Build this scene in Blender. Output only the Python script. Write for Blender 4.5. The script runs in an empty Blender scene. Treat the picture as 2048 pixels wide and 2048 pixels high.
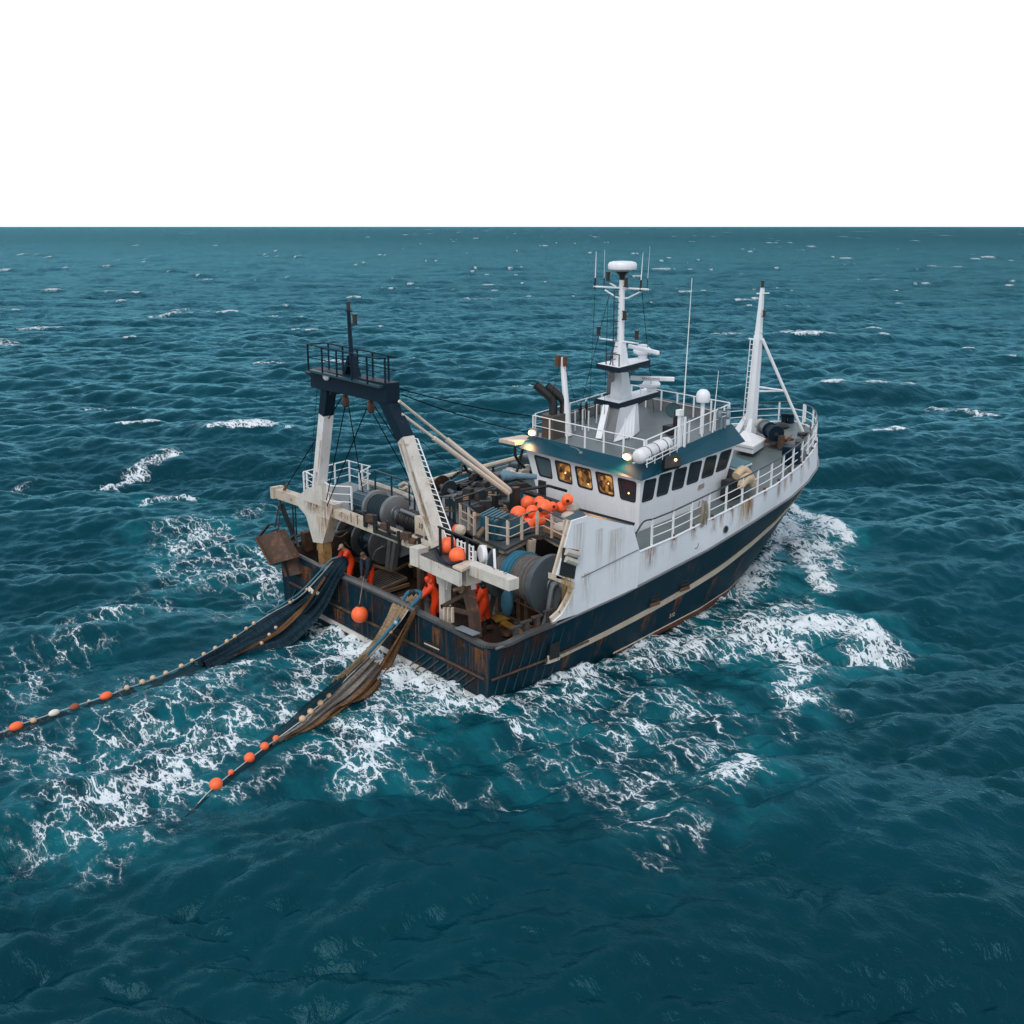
import bpy, bmesh, math, random
import numpy as np
from mathutils import Vector, Matrix
R = math.radians
rng = random.Random(7)
scene = bpy.context.scene
col = scene.collection

# ------------------------------------------------------------------ camera, sky, sun, exposure
FPX = 2200.0                      # focal length in photo pixels (photo 2048 wide)
PITCH = math.atan(571 / FPX)
HEAD = R(48)
CAM = Vector((-23.43, -33.32, 16.5))
cd = bpy.data.cameras.new('camera')
cam = bpy.data.objects.new('camera', cd); col.objects.link(cam)
cam.location = CAM
cam.rotation_euler = (math.pi / 2 - PITCH, 0, HEAD - math.pi / 2)
cd.sensor_width = 36; cd.lens = 36 * FPX / 2048
cd.clip_start = 0.5; cd.clip_end = 120000
scene.camera = cam

SUN_EL, SUN_AZ = R(48), R(205)     # overcast: a very soft sun behind the camera's left shoulder
world = bpy.data.worlds.new('World'); scene.world = world; world.use_nodes = True
wt = world.node_tree; wn = wt.nodes; wl = wt.links
bg = wn['Background']; bg.inputs['Strength'].default_value = 0.1
sky = wn.new('ShaderNodeTexSky'); sky.sky_type = 'NISHITA'; sky.sun_disc = False
sky.sun_elevation = SUN_EL; sky.sun_rotation = math.pi / 2 - SUN_AZ
sky.air_density = 1.5; sky.dust_density = 3
geo = wn.new('ShaderNodeTexCoord'); sep = wn.new('ShaderNodeSeparateXYZ')
wl.new(geo.outputs['Generated'], sep.inputs[0])
rmp = wn.new('ShaderNodeValToRGB')
rmp.color_ramp.elements[0].position = 0.0; rmp.color_ramp.elements[0].color = (1, 1, 1, 1)
rmp.color_ramp.elements[1].position = 1.0; rmp.color_ramp.elements[1].color = (.56, .61, .70, 1)
for p_, c_ in ((.2, (1, 1, 1, 1)), (.30, (.62, .68, .76, 1)), (.45, (.56, .62, .72, 1))):
    e = rmp.color_ramp.elements.new(p_); e.color = c_
wl.new(sep.outputs[2], rmp.inputs[0])
sc_ = wn.new('ShaderNodeVectorMath'); sc_.operation = 'SCALE'; sc_.inputs['Scale'].default_value = 11.0
wl.new(rmp.outputs[0], sc_.inputs[0])
nz = wn.new('ShaderNodeTexNoise'); nz.inputs['Scale'].default_value = 2.2; nz.inputs['Detail'].default_value = 4
wl.new(geo.outputs['Generated'], nz.inputs['Vector'])
mp = wn.new('ShaderNodeMapRange'); mp.inputs[1].default_value = .3; mp.inputs[2].default_value = .7
mp.inputs[3].default_value = .84; mp.inputs[4].default_value = 1.0
wl.new(nz.outputs[0], mp.inputs[0])
mx = wn.new('ShaderNodeMix'); mx.data_type = 'RGBA'
wl.new(mp.outputs[0], mx.inputs[0]); wl.new(sky.outputs[0], mx.inputs[6]); wl.new(sc_.outputs[0], mx.inputs[7])
wl.new(mx.outputs[2], bg.inputs['Color'])

sd = bpy.data.lights.new('sun', 'SUN'); sd.energy = 1.4; sd.angle = R(36); sd.color = (1, .95, .88)
sun = bpy.data.objects.new('sun', sd); col.objects.link(sun)
sdir = Vector((math.cos(SUN_EL) * math.cos(SUN_AZ), math.cos(SUN_EL) * math.sin(SUN_AZ), math.sin(SUN_EL)))
sun.rotation_euler = sdir.to_track_quat('Z', 'Y').to_euler()
vs = scene.view_settings; vs.view_transform = 'Standard'; vs.look = 'None'; vs.exposure = .22; vs.gamma = 1
scene.cycles.max_bounces = 6; scene.cycles.transparent_max_bounces = 12
scene.cycles.use_adaptive_sampling = True

# ------------------------------------------------------------------ helpers
_fh = Vector((math.cos(HEAD), math.sin(HEAD), 0)); _rt = Vector((math.sin(HEAD), -math.cos(HEAD), 0))
_fw = _fh * math.cos(PITCH) - Vector((0, 0, 1)) * math.sin(PITCH)
_cu = _fh * math.sin(PITCH) + Vector((0, 0, 1)) * math.cos(PITCH)
def W(px, py, x=None, y=None, z=None, plane=None):
    """where the sight line through photo point (px,py) meets a world plane (used to survey the boat)"""
    r = _fw * FPX + _rt * (px - 1024) - _cu * (py - 1024)
    if plane: t = (plane[0] - CAM).dot(plane[1]) / r.dot(plane[1])
    elif x is not None: t = (x - CAM.x) / r.x
    elif y is not None: t = (y - CAM.y) / r.y
    else: t = (z - CAM.z) / r.z
    return CAM + r * t
V = lambda *a: Vector(a)

def tag(o, label=None, cat=None, group=None, kind=None):
    for k, v in (('label', label), ('category', cat), ('group', group), ('kind', kind)):
        if v: o[k] = v
    return o
def empty(name, loc, label, cat, group=None):
    o = bpy.data.objects.new(name, None); col.objects.link(o); o.location = loc; o.empty_display_size = .2
    return tag(o, label, cat, group)
def wloc(o):
    v = Vector((0, 0, 0))
    while o: v = v + o.location; o = o.parent
    return v

class MB:
    def __init__(s): s.v = []; s.f = []; s.m = []; s.mi = 0; s.g = []
    def add(s, vs, fs):
        b = len(s.v); s.g.append((b, len(s.f))); s.v += [Vector(q) for q in vs]; s.f += [tuple(b + i for i in f) for f in fs]; s.m += [s.mi] * len(fs); return s
    def mat(s, i): s.mi = i; return s
    def hexa(s, p):          # 8 corners: bottom 4 ccw then top 4
        return s.add(p, [(3, 2, 1, 0), (4, 5, 6, 7), (0, 1, 5, 4), (1, 2, 6, 5), (2, 3, 7, 6), (3, 0, 4, 7)])
    def box(s, c, d, rz=0, M=None):
        hx, hy, hz = d[0] / 2, d[1] / 2, d[2] / 2
        P = [Vector(q) for q in ((-hx, -hy, -hz), (hx, -hy, -hz), (hx, hy, -hz), (-hx, hy, -hz), (-hx, -hy, hz), (hx, -hy, hz), (hx, hy, hz), (-hx, hy, hz))]
        if M is None: M = Matrix.Rotation(rz, 3, 'Z')
        return s.hexa([Vector(c) + M @ q for q in P])
    def frame(s, a, b, up=(0, 0, 1)):
        d = (Vector(b) - Vector(a)).normalized(); u = Vector(up)
        if abs(d.dot(u)) > .98: u = Vector((1, 0, 0))
        sx = d.cross(u).normalized(); return d, sx, sx.cross(d).normalized()
    def bar(s, a, b, w, h=None, up=(0, 0, 1), w2=None, h2=None):
        h = w if h is None else h; w2 = w if w2 is None else w2; h2 = h if h2 is None else h2
        a = Vector(a); b = Vector(b); d, sx, uy = s.frame(a, b, up)
        q = [(-1, -1), (1, -1), (1, 1), (-1, 1)]
        P = [a + sx * (i * w / 2) + uy * (j * h / 2) for i, j in q] + [b + sx * (i * w2 / 2) + uy * (j * h2 / 2) for i, j in q]
        return s.hexa(P)
    def tube(s, pts, r, n=8, cap=True, r2=None):
        pts = [Vector(q) for q in pts]; L = len(pts); rings = []
        prev = None
        for i, p in enumerate(pts):
            d = (pts[min(i + 1, L - 1)] - pts[max(i - 1, 0)])
            d = d.normalized() if d.length > 1e-9 else Vector((0, 0, 1))
            if prev is None:
                u = Vector((0, 0, 1)) if abs(d.z) < .9 else Vector((1, 0, 0)); sx = d.cross(u).normalized()
            else:
                sx = (prev - d * prev.dot(d)); sx = sx.normalized() if sx.length > 1e-6 else d.orthogonal().normalized()
            prev = sx; uy = sx.cross(d)
            rr = r if r2 is None else r + (r2 - r) * i / max(1, L - 1)
            if isinstance(r, (list, tuple)): rr = r[i]
            rings.append([p + (sx * math.cos(2 * math.pi * k / n) + uy * math.sin(2 * math.pi * k / n)) * rr for k in range(n)])
        vs_ = [q for g in rings for q in g]
        fs = [(i * n + k, i * n + (k + 1) % n, (i + 1) * n + (k + 1) % n, (i + 1) * n + k) for i in range(L - 1) for k in range(n)]
        if cap: fs += [tuple(range(n))[::-1], tuple((L - 1) * n + k for k in range(n))]
        return s.add(vs_, fs)
    def lathe(s, a, axis, prof, n=24, cap=True):     # prof: list of (dist along axis, radius)
        a = Vector(a); d = Vector(axis).normalized(); u = d.orthogonal().normalized(); w = d.cross(u)
        vs_ = [a + d * t + (u * math.cos(2 * math.pi * k / n) + w * math.sin(2 * math.pi * k / n)) * r for t, r in prof for k in range(n)]
        L = len(prof)
        fs = [(i * n + k, i * n + (k + 1) % n, (i + 1) * n + (k + 1) % n, (i + 1) * n + k) for i in range(L - 1) for k in range(n)]
        if cap: fs += [tuple(range(n))[::-1], tuple((L - 1) * n + k for k in range(n))]
        return s.add(vs_, fs)
    def ball(s, c, r, n=16, sz=1.0, M=None):
        c = Vector(c); rr = r if isinstance(r, (tuple, list)) else (r, r, r * sz)
        vs_ = []; m = n // 2
        for i in range(m + 1):
            th = math.pi * i / m
            for k in range(n):
                q = Vector((rr[0] * math.sin(th) * math.cos(2 * math.pi * k / n), rr[1] * math.sin(th) * math.sin(2 * math.pi * k / n), rr[2] * math.cos(th)))
                vs_.append(c + (M @ q if M else q))
        return s.add(vs_, [(i * n + k, (i + 1) * n + k, (i + 1) * n + (k + 1) % n, i * n + (k + 1) % n) for i in range(m) for k in range(n)])
    def poly(s, pts, th, dirn=(0, 0, -1)):           # slab from an outline
        pts = [Vector(q) for q in pts]; d = Vector(dirn).normalized() * th; n = len(pts)
        return s.add(pts + [q + d for q in pts], [tuple(range(n)), tuple(range(2 * n - 1, n - 1, -1))] + [(i, i + n, (i + 1) % n + n, (i + 1) % n) for i in range(n)])
    def grid(s, rows):
        n = len(rows[0]); vs_ = [q for r in rows for q in r]
        return s.add(vs_, [(i * n + k, i * n + k + 1, (i + 1) * n + k + 1, (i + 1) * n + k) for i in range(len(rows) - 1) for k in range(n - 1)])
    def build(s, name, mats, parent=None, smooth=False, bevel=0, loc=None, solid=0):
        base = wloc(parent) if parent else (Vector(loc) if loc is not None else Vector((0, 0, 0)))
        me = bpy.data.meshes.new(name)
        me.from_pydata([q - base for q in s.v], [], s.f)
        for m in (mats if isinstance(mats, (list, tuple)) else [mats]): me.materials.append(m)
        me.polygons.foreach_set('material_index', s.m)
        bm = bmesh.new(); bm.from_mesh(me); bmesh.ops.remove_doubles(bm, verts=bm.verts, dist=1e-5)
        bmesh.ops.recalc_face_normals(bm, faces=bm.faces)
        bm.to_mesh(me); bm.free()
        if smooth:
            me.polygons.foreach_set('use_smooth', [True] * len(me.polygons))
            me.set_sharp_from_angle(angle=R(38 if smooth is True else smooth))
        o = bpy.data.objects.new(name, me); col.objects.link(o)
        if parent: o.parent = parent
        elif loc is not None: o.location = loc
        if solid: md = o.modifiers.new('thick', 'SOLIDIFY'); md.thickness = solid; md.offset = 0
        if bevel: md = o.modifiers.new('bevel', 'BEVEL'); md.width = bevel; md.segments = 2; md.limit_method = 'ANGLE'
        return o
def stain_mat(name, c, amount=.6):          # run-off stain: patchy, streaked downwards, fading out
    m, n, l, b = nodes(name); tc = n.new('ShaderNodeTexCoord'); g = n.new('ShaderNodeMapping'); g.inputs['Scale'].default_value = (5, 1.0, 1); l.new(tc.outputs['UV'], g.inputs[0])
    t = n.new('ShaderNodeTexNoise'); t.inputs['Scale'].default_value = 2.2; t.inputs['Detail'].default_value = 5; l.new(g.outputs[0], t.inputs['Vector'])
    r = n.new('ShaderNodeMapRange'); r.interpolation_type = 'SMOOTHSTEP'; r.inputs[1].default_value = .36; r.inputs[2].default_value = .64; r.inputs[4].default_value = amount; l.new(t.outputs[0], r.inputs[0])
    s = n.new('ShaderNodeSeparateXYZ'); l.new(tc.outputs['UV'], s.inputs[0]); q = n.new('ShaderNodeAttribute'); q.attribute_name = 'edge'
    k = n.new('ShaderNodeMath'); k.operation = 'MULTIPLY'; l.new(r.outputs[0], k.inputs[0]); l.new(q.outputs['Fac'], k.inputs[1])
    l.new(k.outputs[0], b.inputs['Alpha']); b.inputs['Base Color'].default_value = (*c, 1); b.inputs['Roughness'].default_value = .75; b.inputs['Specular IOR Level'].default_value = .2
    return m
def stain(rows, m, parent, name='rust_run'):       # rows run from top to bottom, each a list of points along the surface
    me = bpy.data.meshes.new(name); n0, n1 = len(rows), len(rows[0]); base = wloc(parent)
    me.from_pydata([p - base for r in rows for p in r], [], [(i * n1 + j, i * n1 + j + 1, (i + 1) * n1 + j + 1, (i + 1) * n1 + j) for i in range(n0 - 1) for j in range(n1 - 1)])
    w = sum(((rows[0][j + 1] - rows[0][j]).length for j in range(n1 - 1))); ul = me.uv_layers.new(name='UVMap'); o_ = rows[0][0].x * 1.7 + rows[0][0].y
    at = me.attributes.new('edge', 'FLOAT', 'POINT')
    for i in range(n0):
        for j in range(n1): at.data[i * n1 + j].value = math.sin(math.pi * j / (n1 - 1)) ** .6 * (1 - i / (n0 - 1)) ** .8
    for lp in me.loops: i, j = divmod(lp.vertex_index, n1); ul.data[lp.index].uv = (w * j / (n1 - 1) + o_, i / (n0 - 1) * .6)
    me.materials.append(m); o = bpy.data.objects.new(name, me); col.objects.link(o); o.parent = parent; return o
def each(mb, name, m, parent=None, **k):       # every piece collected in mb becomes a part of its own
    out = []
    for i, (v0, f0) in enumerate(mb.g):
        v1, f1 = mb.g[i + 1] if i + 1 < len(mb.g) else (len(mb.v), len(mb.f)); q = MB()
        q.add(mb.v[v0:v1], [tuple(a - v0 for a in f) for f in mb.f[f0:f1]]); out.append(q.build(name, m, parent or BOAT, **k))
    return out
def copy_tree(o, parent=None, loc=None):
    c = o.copy(); col.objects.link(c); c.parent = parent
    if loc is not None: c.location = loc
    for ch in list(o.children): copy_tree(ch, c)
    return c
def lerp(a, b, t): return a + (b - a) * t
def smooth_path(pts, k=8):
    pts = [Vector(p) for p in pts]; out = []
    for i in range(len(pts) - 1):
        p0 = pts[max(i - 1, 0)]; p1 = pts[i]; p2 = pts[i + 1]; p3 = pts[min(i + 2, len(pts) - 1)]
        for j in range(k):
            t = j / k
            out.append(.5 * ((2 * p1) + (p2 - p0) * t + (2 * p0 - 5 * p1 + 4 * p2 - p3) * t * t + (-p0 + 3 * p1 - 3 * p2 + p3) * t ** 3))
    return out + [pts[-1]]
def sag(a, b, d, n=12):
    a = Vector(a); b = Vector(b)
    return [a.lerp(b, i / n) - Vector((0, 0, d * 4 * (i / n) * (1 - i / n))) for i in range(n + 1)]

# ------------------------------------------------------------------ materials
MATS = {}
def nodes(name):
    m = bpy.data.materials.new(name); m.use_nodes = True
    return m, m.node_tree.nodes, m.node_tree.links, m.node_tree.nodes['Principled BSDF']
def mat(name, c, rough=.5, metal=0, rust=0, dirt=.3, streak=0, bump=.15, scale=1.0, rc=(.16, .055, .018), spec=.5, coat=0, emit=None):
    """painted surface with tone variation, dirt, rust patches and running streaks"""
    if name in MATS: return MATS[name]
    m, n, l, b = nodes(name); MATS[name] = m
    tc = n.new('ShaderNodeTexCoord')
    def noise(sc, det=5, vec=None, ro=.6):
        t = n.new('ShaderNodeTexNoise'); t.inputs['Scale'].default_value = sc * scale; t.inputs['Detail'].default_value = det
        t.inputs['Roughness'].default_value = ro; l.new(vec or tc.outputs['Object'], t.inputs['Vector']); return t.outputs[0]
    def ramp(src, a, b_, lo=0, hi=1):
        r = n.new('ShaderNodeMapRange'); r.interpolation_type = 'SMOOTHSTEP'
        r.inputs[1].default_value = a; r.inputs[2].default_value = b_; r.inputs[3].default_value = lo; r.inputs[4].default_value = hi
        l.new(src, r.inputs[0]); return r.outputs[0]
    def mix(f, a, b_):
        x = n.new('ShaderNodeMix'); x.data_type = 'RGBA'
        if isinstance(f, (int, float)): x.inputs[0].default_value = f
        else: l.new(f, x.inputs[0])
        for i, q in ((6, a), (7, b_)):
            if isinstance(q, tuple): x.inputs[i].default_value = (*q, 1)
            else: l.new(q, x.inputs[i])
        return x.outputs[2]
    def mapped(sx, sy, sz):
        g = n.new('ShaderNodeMapping'); g.inputs['Scale'].default_value = (sx, sy, sz); l.new(tc.outputs['Object'], g.inputs[0]); return g.outputs[0]
    c2 = tuple(q * (1 - .35 * dirt) for q in c)
    colr = mix(ramp(noise(1.3), .35, .7), c, c2)
    fine = noise(9, 6)
    colr = mix(ramp(fine, .5, .75, 0, .5 * dirt), colr, tuple(q * .45 + .01 for q in c))
    if streak:
        st = ramp(noise(3.2, 5, mapped(1.6, 1.6, .07)), .52, .74, 0, min(1, streak))
        pa = ramp(noise(.9, 3), .35, .6)
        mu = n.new('ShaderNodeMath'); mu.operation = 'MULTIPLY'; l.new(st, mu.inputs[0]); l.new(pa, mu.inputs[1])
        colr = mix(mu.outputs[0], colr, tuple(lerp(c[i], rc[i] * 2.2, .75) for i in range(3)))
    if rust:
        rn = noise(2.3, 9, None, .68)
        rf = ramp(rn, .67 - .26 * rust, .80 - .20 * rust)
        rcol = mix(noise(14, 4), tuple(q * .5 for q in rc), tuple(q * 1.7 for q in rc))
        colr = mix(rf, colr, rcol)
    l.new(colr, b.inputs['Base Color'])
    b.inputs['Roughness'].default_value = rough; b.inputs['Metallic'].default_value = metal
    b.inputs['Specular IOR Level'].default_value = spec
    if coat: b.inputs['Coat Weight'].default_value = coat; b.inputs['Coat Roughness'].default_value = .2
    if bump:
        bp = n.new('ShaderNodeBump'); bp.inputs['Strength'].default_value = bump; bp.inputs['Distance'].default_value = .03
        l.new(fine, bp.inputs['Height']); l.new(bp.outputs[0], b.inputs['Normal'])
    if emit: b.inputs['Emission Color'].default_value = (*emit[0], 1); b.inputs['Emission Strength'].default_value = emit[1]
    return m
# ------------------------------------------------------------------ the sea
def _tile(size, n, lmin, lmax, rms, dir_, seed, spread=2.0):
    r = np.random.default_rng(seed)
    k = np.fft.fftfreq(n, d=size / n) * 2 * np.pi
    kx, ky = np.meshgrid(k, k, indexing='ij'); kk = np.hypot(kx, ky); kk[0, 0] = 1
    lam = 2 * np.pi / kk
    band = np.exp(-(np.log(lam / math.sqrt(lmin * lmax)) / (math.log(lmax / lmin) * .5)) ** 2 * 1.2)
    cs = (kx * math.cos(dir_) + ky * math.sin(dir_)) / kk
    amp = band / kk * np.abs(cs) ** spread; amp[0, 0] = 0
    h = np.fft.fft2(r.standard_normal((n, n))) * amp
    z = np.real(np.fft.ifft2(h)); s = rms / z.std()
    dx = np.real(np.fft.ifft2(-1j * kx / kk * h)) * s; dy = np.real(np.fft.ifft2(-1j * ky / kk * h)) * s
    return (size, n, (z * s).astype(np.float32), dx.astype(np.float32), dy.astype(np.float32))
WD = HEAD + R(8)
BANDS = [(_tile(260, 512, 16, 55, .30, WD, 3, 3), 0.3, 3500), (_tile(118, 512, 4.5, 15, .21, WD - R(14), 5, 2), 1.1, 1400),
         (_tile(43, 512, 1.6, 4.4, .105, WD + R(10), 8, 1.3), -.5, 330), (_tile(17, 512, .5, 1.5, .043, WD, 12, .8), .8, 110)]
CH = {3500: 1.1, 1400: .95, 330: .62, 110: .32}
def _samp(T, x, y, rot):
    size, n, z, dx, dy = T
    c, s = 1.0, 0.0
    u = (x / size * n) % n; v = (y / size * n) % n
    i = u.astype(np.int32); j = v.astype(np.int32); fu = (u - i).astype(np.float32); fv = (v - j).astype(np.float32)
    i %= n; j %= n; i2 = (i + 1) % n; j2 = (j + 1) % n
    out = []
    for a in (z, dx, dy):
        out.append((a[i, j] * (1 - fu) + a[i2, j] * fu) * (1 - fv) + (a[i, j2] * (1 - fu) + a[i2, j2] * fu) * fv)
    return out
_p = lambda a, b: np.array(W(a, b, z=0)[:2])
NETLINES = [(_p(640, 1270), _p(440, 1315)), (_p(440, 1315), _p(-60, 1490)), (_p(760, 1380), _p(560, 1490)), (_p(560, 1490), _p(330, 1665))]
def hull_calm(x, y):                       # the boat's own bulk flattens the short waves right beside it
    d = np.maximum(np.maximum(np.abs(x - 12) - 13, np.abs(y - .8) - 5.5), 0)
    c = 1 - .6 * np.exp(-(d / 3.0) ** 2)
    for a, b in NETLINES:                  # the floating nets damp the chop over them
        ab = b - a; t = np.clip(((x - a[0]) * ab[0] + (y - a[1]) * ab[1]) / (ab @ ab), 0, 1)
        c = c * (1 - .8 * np.exp(-(np.hypot(x - a[0] - ab[0] * t, y - a[1] - ab[1] * t) / 2.0) ** 2))
    return c
FOAM = []
def foam(pts, r, s, z=0):
    FOAM.append(([np.array(W(a, b, z=z)[:2]) for a, b in pts], r, s))
def _foam_at(x, y):
    dens = np.zeros(x.shape, np.float32)
    for P, r, s in FOAM:
        lo = np.min(P, 0) - 3 * r; hi = np.max(P, 0) + 3 * r
        m = (x > lo[0]) & (x < hi[0]) & (y > lo[1]) & (y < hi[1])
        if not m.any(): continue
        X = x[m]; Y = y[m]; d = np.full(X.shape, 1e9)
        for a, b in (zip(P[:-1], P[1:]) if len(P) > 1 else [(P[0], P[0] + 1e-3)]):
            ab = b - a; t = np.clip(((X - a[0]) * ab[0] + (Y - a[1]) * ab[1]) / (ab @ ab), 0, 1)
            d = np.minimum(d, np.hypot(X - a[0] - ab[0] * t, Y - a[1] - ab[1] * t))
        g = s * np.exp(-(d / r) ** 2)
        dens[m] = 1 - (1 - dens[m]) * (1 - g)
    return dens
# white water astern, between and beside the nets
foam([(650, 1245), (720, 1300), (790, 1345), (900, 1405)], 1.0, 0.95)
foam([(700, 1300), (640, 1350), (560, 1420), (470, 1450), (400, 1500), (330, 1550), (230, 1600)], 1.3, 0.51)
foam([(620, 1300), (560, 1330), (480, 1345), (420, 1380)], 1.0, 0.35)
foam([(780, 1350), (750, 1420), (700, 1500)], 1.2, 0.44)
foam([(870, 1400), (800, 1440), (740, 1500), (700, 1540)], .8, 0.35)
foam([(620, 1260), (570, 1300), (500, 1330), (400, 1370), (300, 1420), (230, 1450)], .8, 0.28)
foam([(480, 1580), (560, 1530), (640, 1480), (700, 1430)], .6, 0.32)
foam([(400, 1450), (380, 1520), (330, 1600), (260, 1700)], 2.0, 0.27)
# port side wash
foam([(560, 1150), (500, 1120), (440, 1110), (390, 1070)], 2.0, 0.47)
foam([(570, 1010), (520, 1010), (470, 1035), (400, 1040), (350, 1060)], 1.5, 0.35)
foam([(420, 1070), (380, 1090), (340, 1100)], 1.5, 0.32)
foam([(560, 1190), (480, 1160), (400, 1160), (350, 1140)], 1.8, 0.35)
foam([(540, 1210), (440, 1250), (380, 1240), (300, 1230), (240, 1240)], 1.0, 0.30)
foam([(330, 1180), (240, 1230), (120, 1270), (60, 1330), (0, 1380)], 2.2, 0.21)
foam([(200, 1290), (120, 1330), (40, 1400), (20, 1480)], 2.2, 0.20)
foam([(60, 1500), (130, 1540), (160, 1580), (100, 1650)], 2.0, 0.25)
foam([(260, 1370), (200, 1420), (170, 1440)], 1.0, 0.24)
foam([(330, 1420), (250, 1480), (190, 1540)], 2.0, 0.23)
# bow wave and starboard wake
foam([(1578, 1018), (1620, 1040), (1665, 1070), (1700, 1090)], .62, 1.00)
foam([(1572, 1040), (1590, 1090), (1630, 1140), (1655, 1175)], .62, 0.95)
foam([(1655, 1070), (1660, 1110), (1690, 1135)], 1.0, 0.53)
foam([(1600, 1060), (1630, 1110)], 1.2, 0.47)
foam([(1505, 1160), (1535, 1140), (1570, 1130)], .8, 0.60)
foam([(1470, 1190), (1500, 1175), (1530, 1160)], .7, 0.60)
foam([(1560, 1260), (1620, 1250), (1690, 1245), (1740, 1275), (1755, 1298)], 1.15, 0.98)
foam([(1740, 1290), (1700, 1315), (1640, 1335), (1590, 1360)], .85, 0.73)
foam([(1600, 1200), (1560, 1230), (1500, 1260), (1420, 1290), (1340, 1310)], 1.3, 0.53)
foam([(1530, 1270), (1570, 1290), (1600, 1300)], 1.0, 0.65)
foam([(1490, 1200), (1450, 1240), (1400, 1265), (1300, 1300)], 1.3, 0.36)
foam([(1300, 1330), (1240, 1370), (1200, 1390), (1290, 1420), (1390, 1430), (1440, 1450)], 1.8, 0.36)
foam([(1180, 1340), (1100, 1400), (1040, 1450)], .8, 0.26)
foam([(1060, 1430), (1120, 1500), (1200, 1540), (1300, 1590), (1340, 1700)], 2.0, 0.36)
foam([(820, 1480), (900, 1560), (1000, 1600)], 1.6, 0.26)
foam([(740, 1430), (720, 1480), (760, 1520)], .8, 0.34)
foam([(1250, 1470), (1350, 1520), (1430, 1510)], 1.6, 0.31)
foam([(1570, 1395), (1590, 1420), (1610, 1420)], .6, 0.77)
foam([(1580, 1440), (1590, 1500)], .35, 0.47)
foam([(1490, 1600), (1505, 1570), (1520, 1575)], .7, 0.77)
foam([(1060, 1392), (1181, 1334), (1290, 1285), (1400, 1225)], .45, 0.47)
foam([(990, 1420), (940, 1400), (860, 1360)], .5, 0.52)
foam([(1150, 1310), (1160, 1380), (1150, 1420)], .6, 0.34)
foam([(1574, 1040), (1556, 1090), (1520, 1135), (1470, 1175), (1420, 1205)], .45, .85)
# the breaking crests nearby
foam([(190, 965), (240, 945), (290, 925), (350, 912)], .9, 0.73)
foam([(280, 1003), (330, 990), (380, 986)], .6, 0.77)
foam([(180, 818), (230, 822), (270, 812)], .9, 0.73)
foam([(0, 680), (35, 683)], 1.2, 0.69); foam([(45, 664), (110, 662)], 1.2, 0.73); foam([(270, 640), (340, 636)], 1.3, 0.69)
foam([(380, 626), (560, 628)], .8, 0.53); foam([(870, 605), (990, 604)], .9, 0.52); foam([(350, 617), (372, 618)], 1.2, 0.77)
foam([(515, 728), (580, 729)], .9, 0.77); foam([(1040, 772), (1080, 775)], .7, 0.77); foam([(1540, 616), (1610, 618)], 1.3, 0.95)
foam([(1580, 659), (1608, 660)], .9, 0.77); foam([(1865, 812), (1950, 824), (2000, 835)], .8, 0.69); foam([(1430, 668), (1475, 666)], .9, 0.69)
foam([(1860, 535), (1920, 536)], 2.2, 0.69); foam([(1720, 562), (1760, 562)], 1.6, 0.60); foam([(20, 990), (80, 1000)], .6, 0.34)
foam([(1640, 1410), (1700, 1440)], .6, 0.26); foam([(60, 955), (20, 965)], .5, 0.34); foam([(440, 650), (500, 655)], .8, 0.43)

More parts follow.
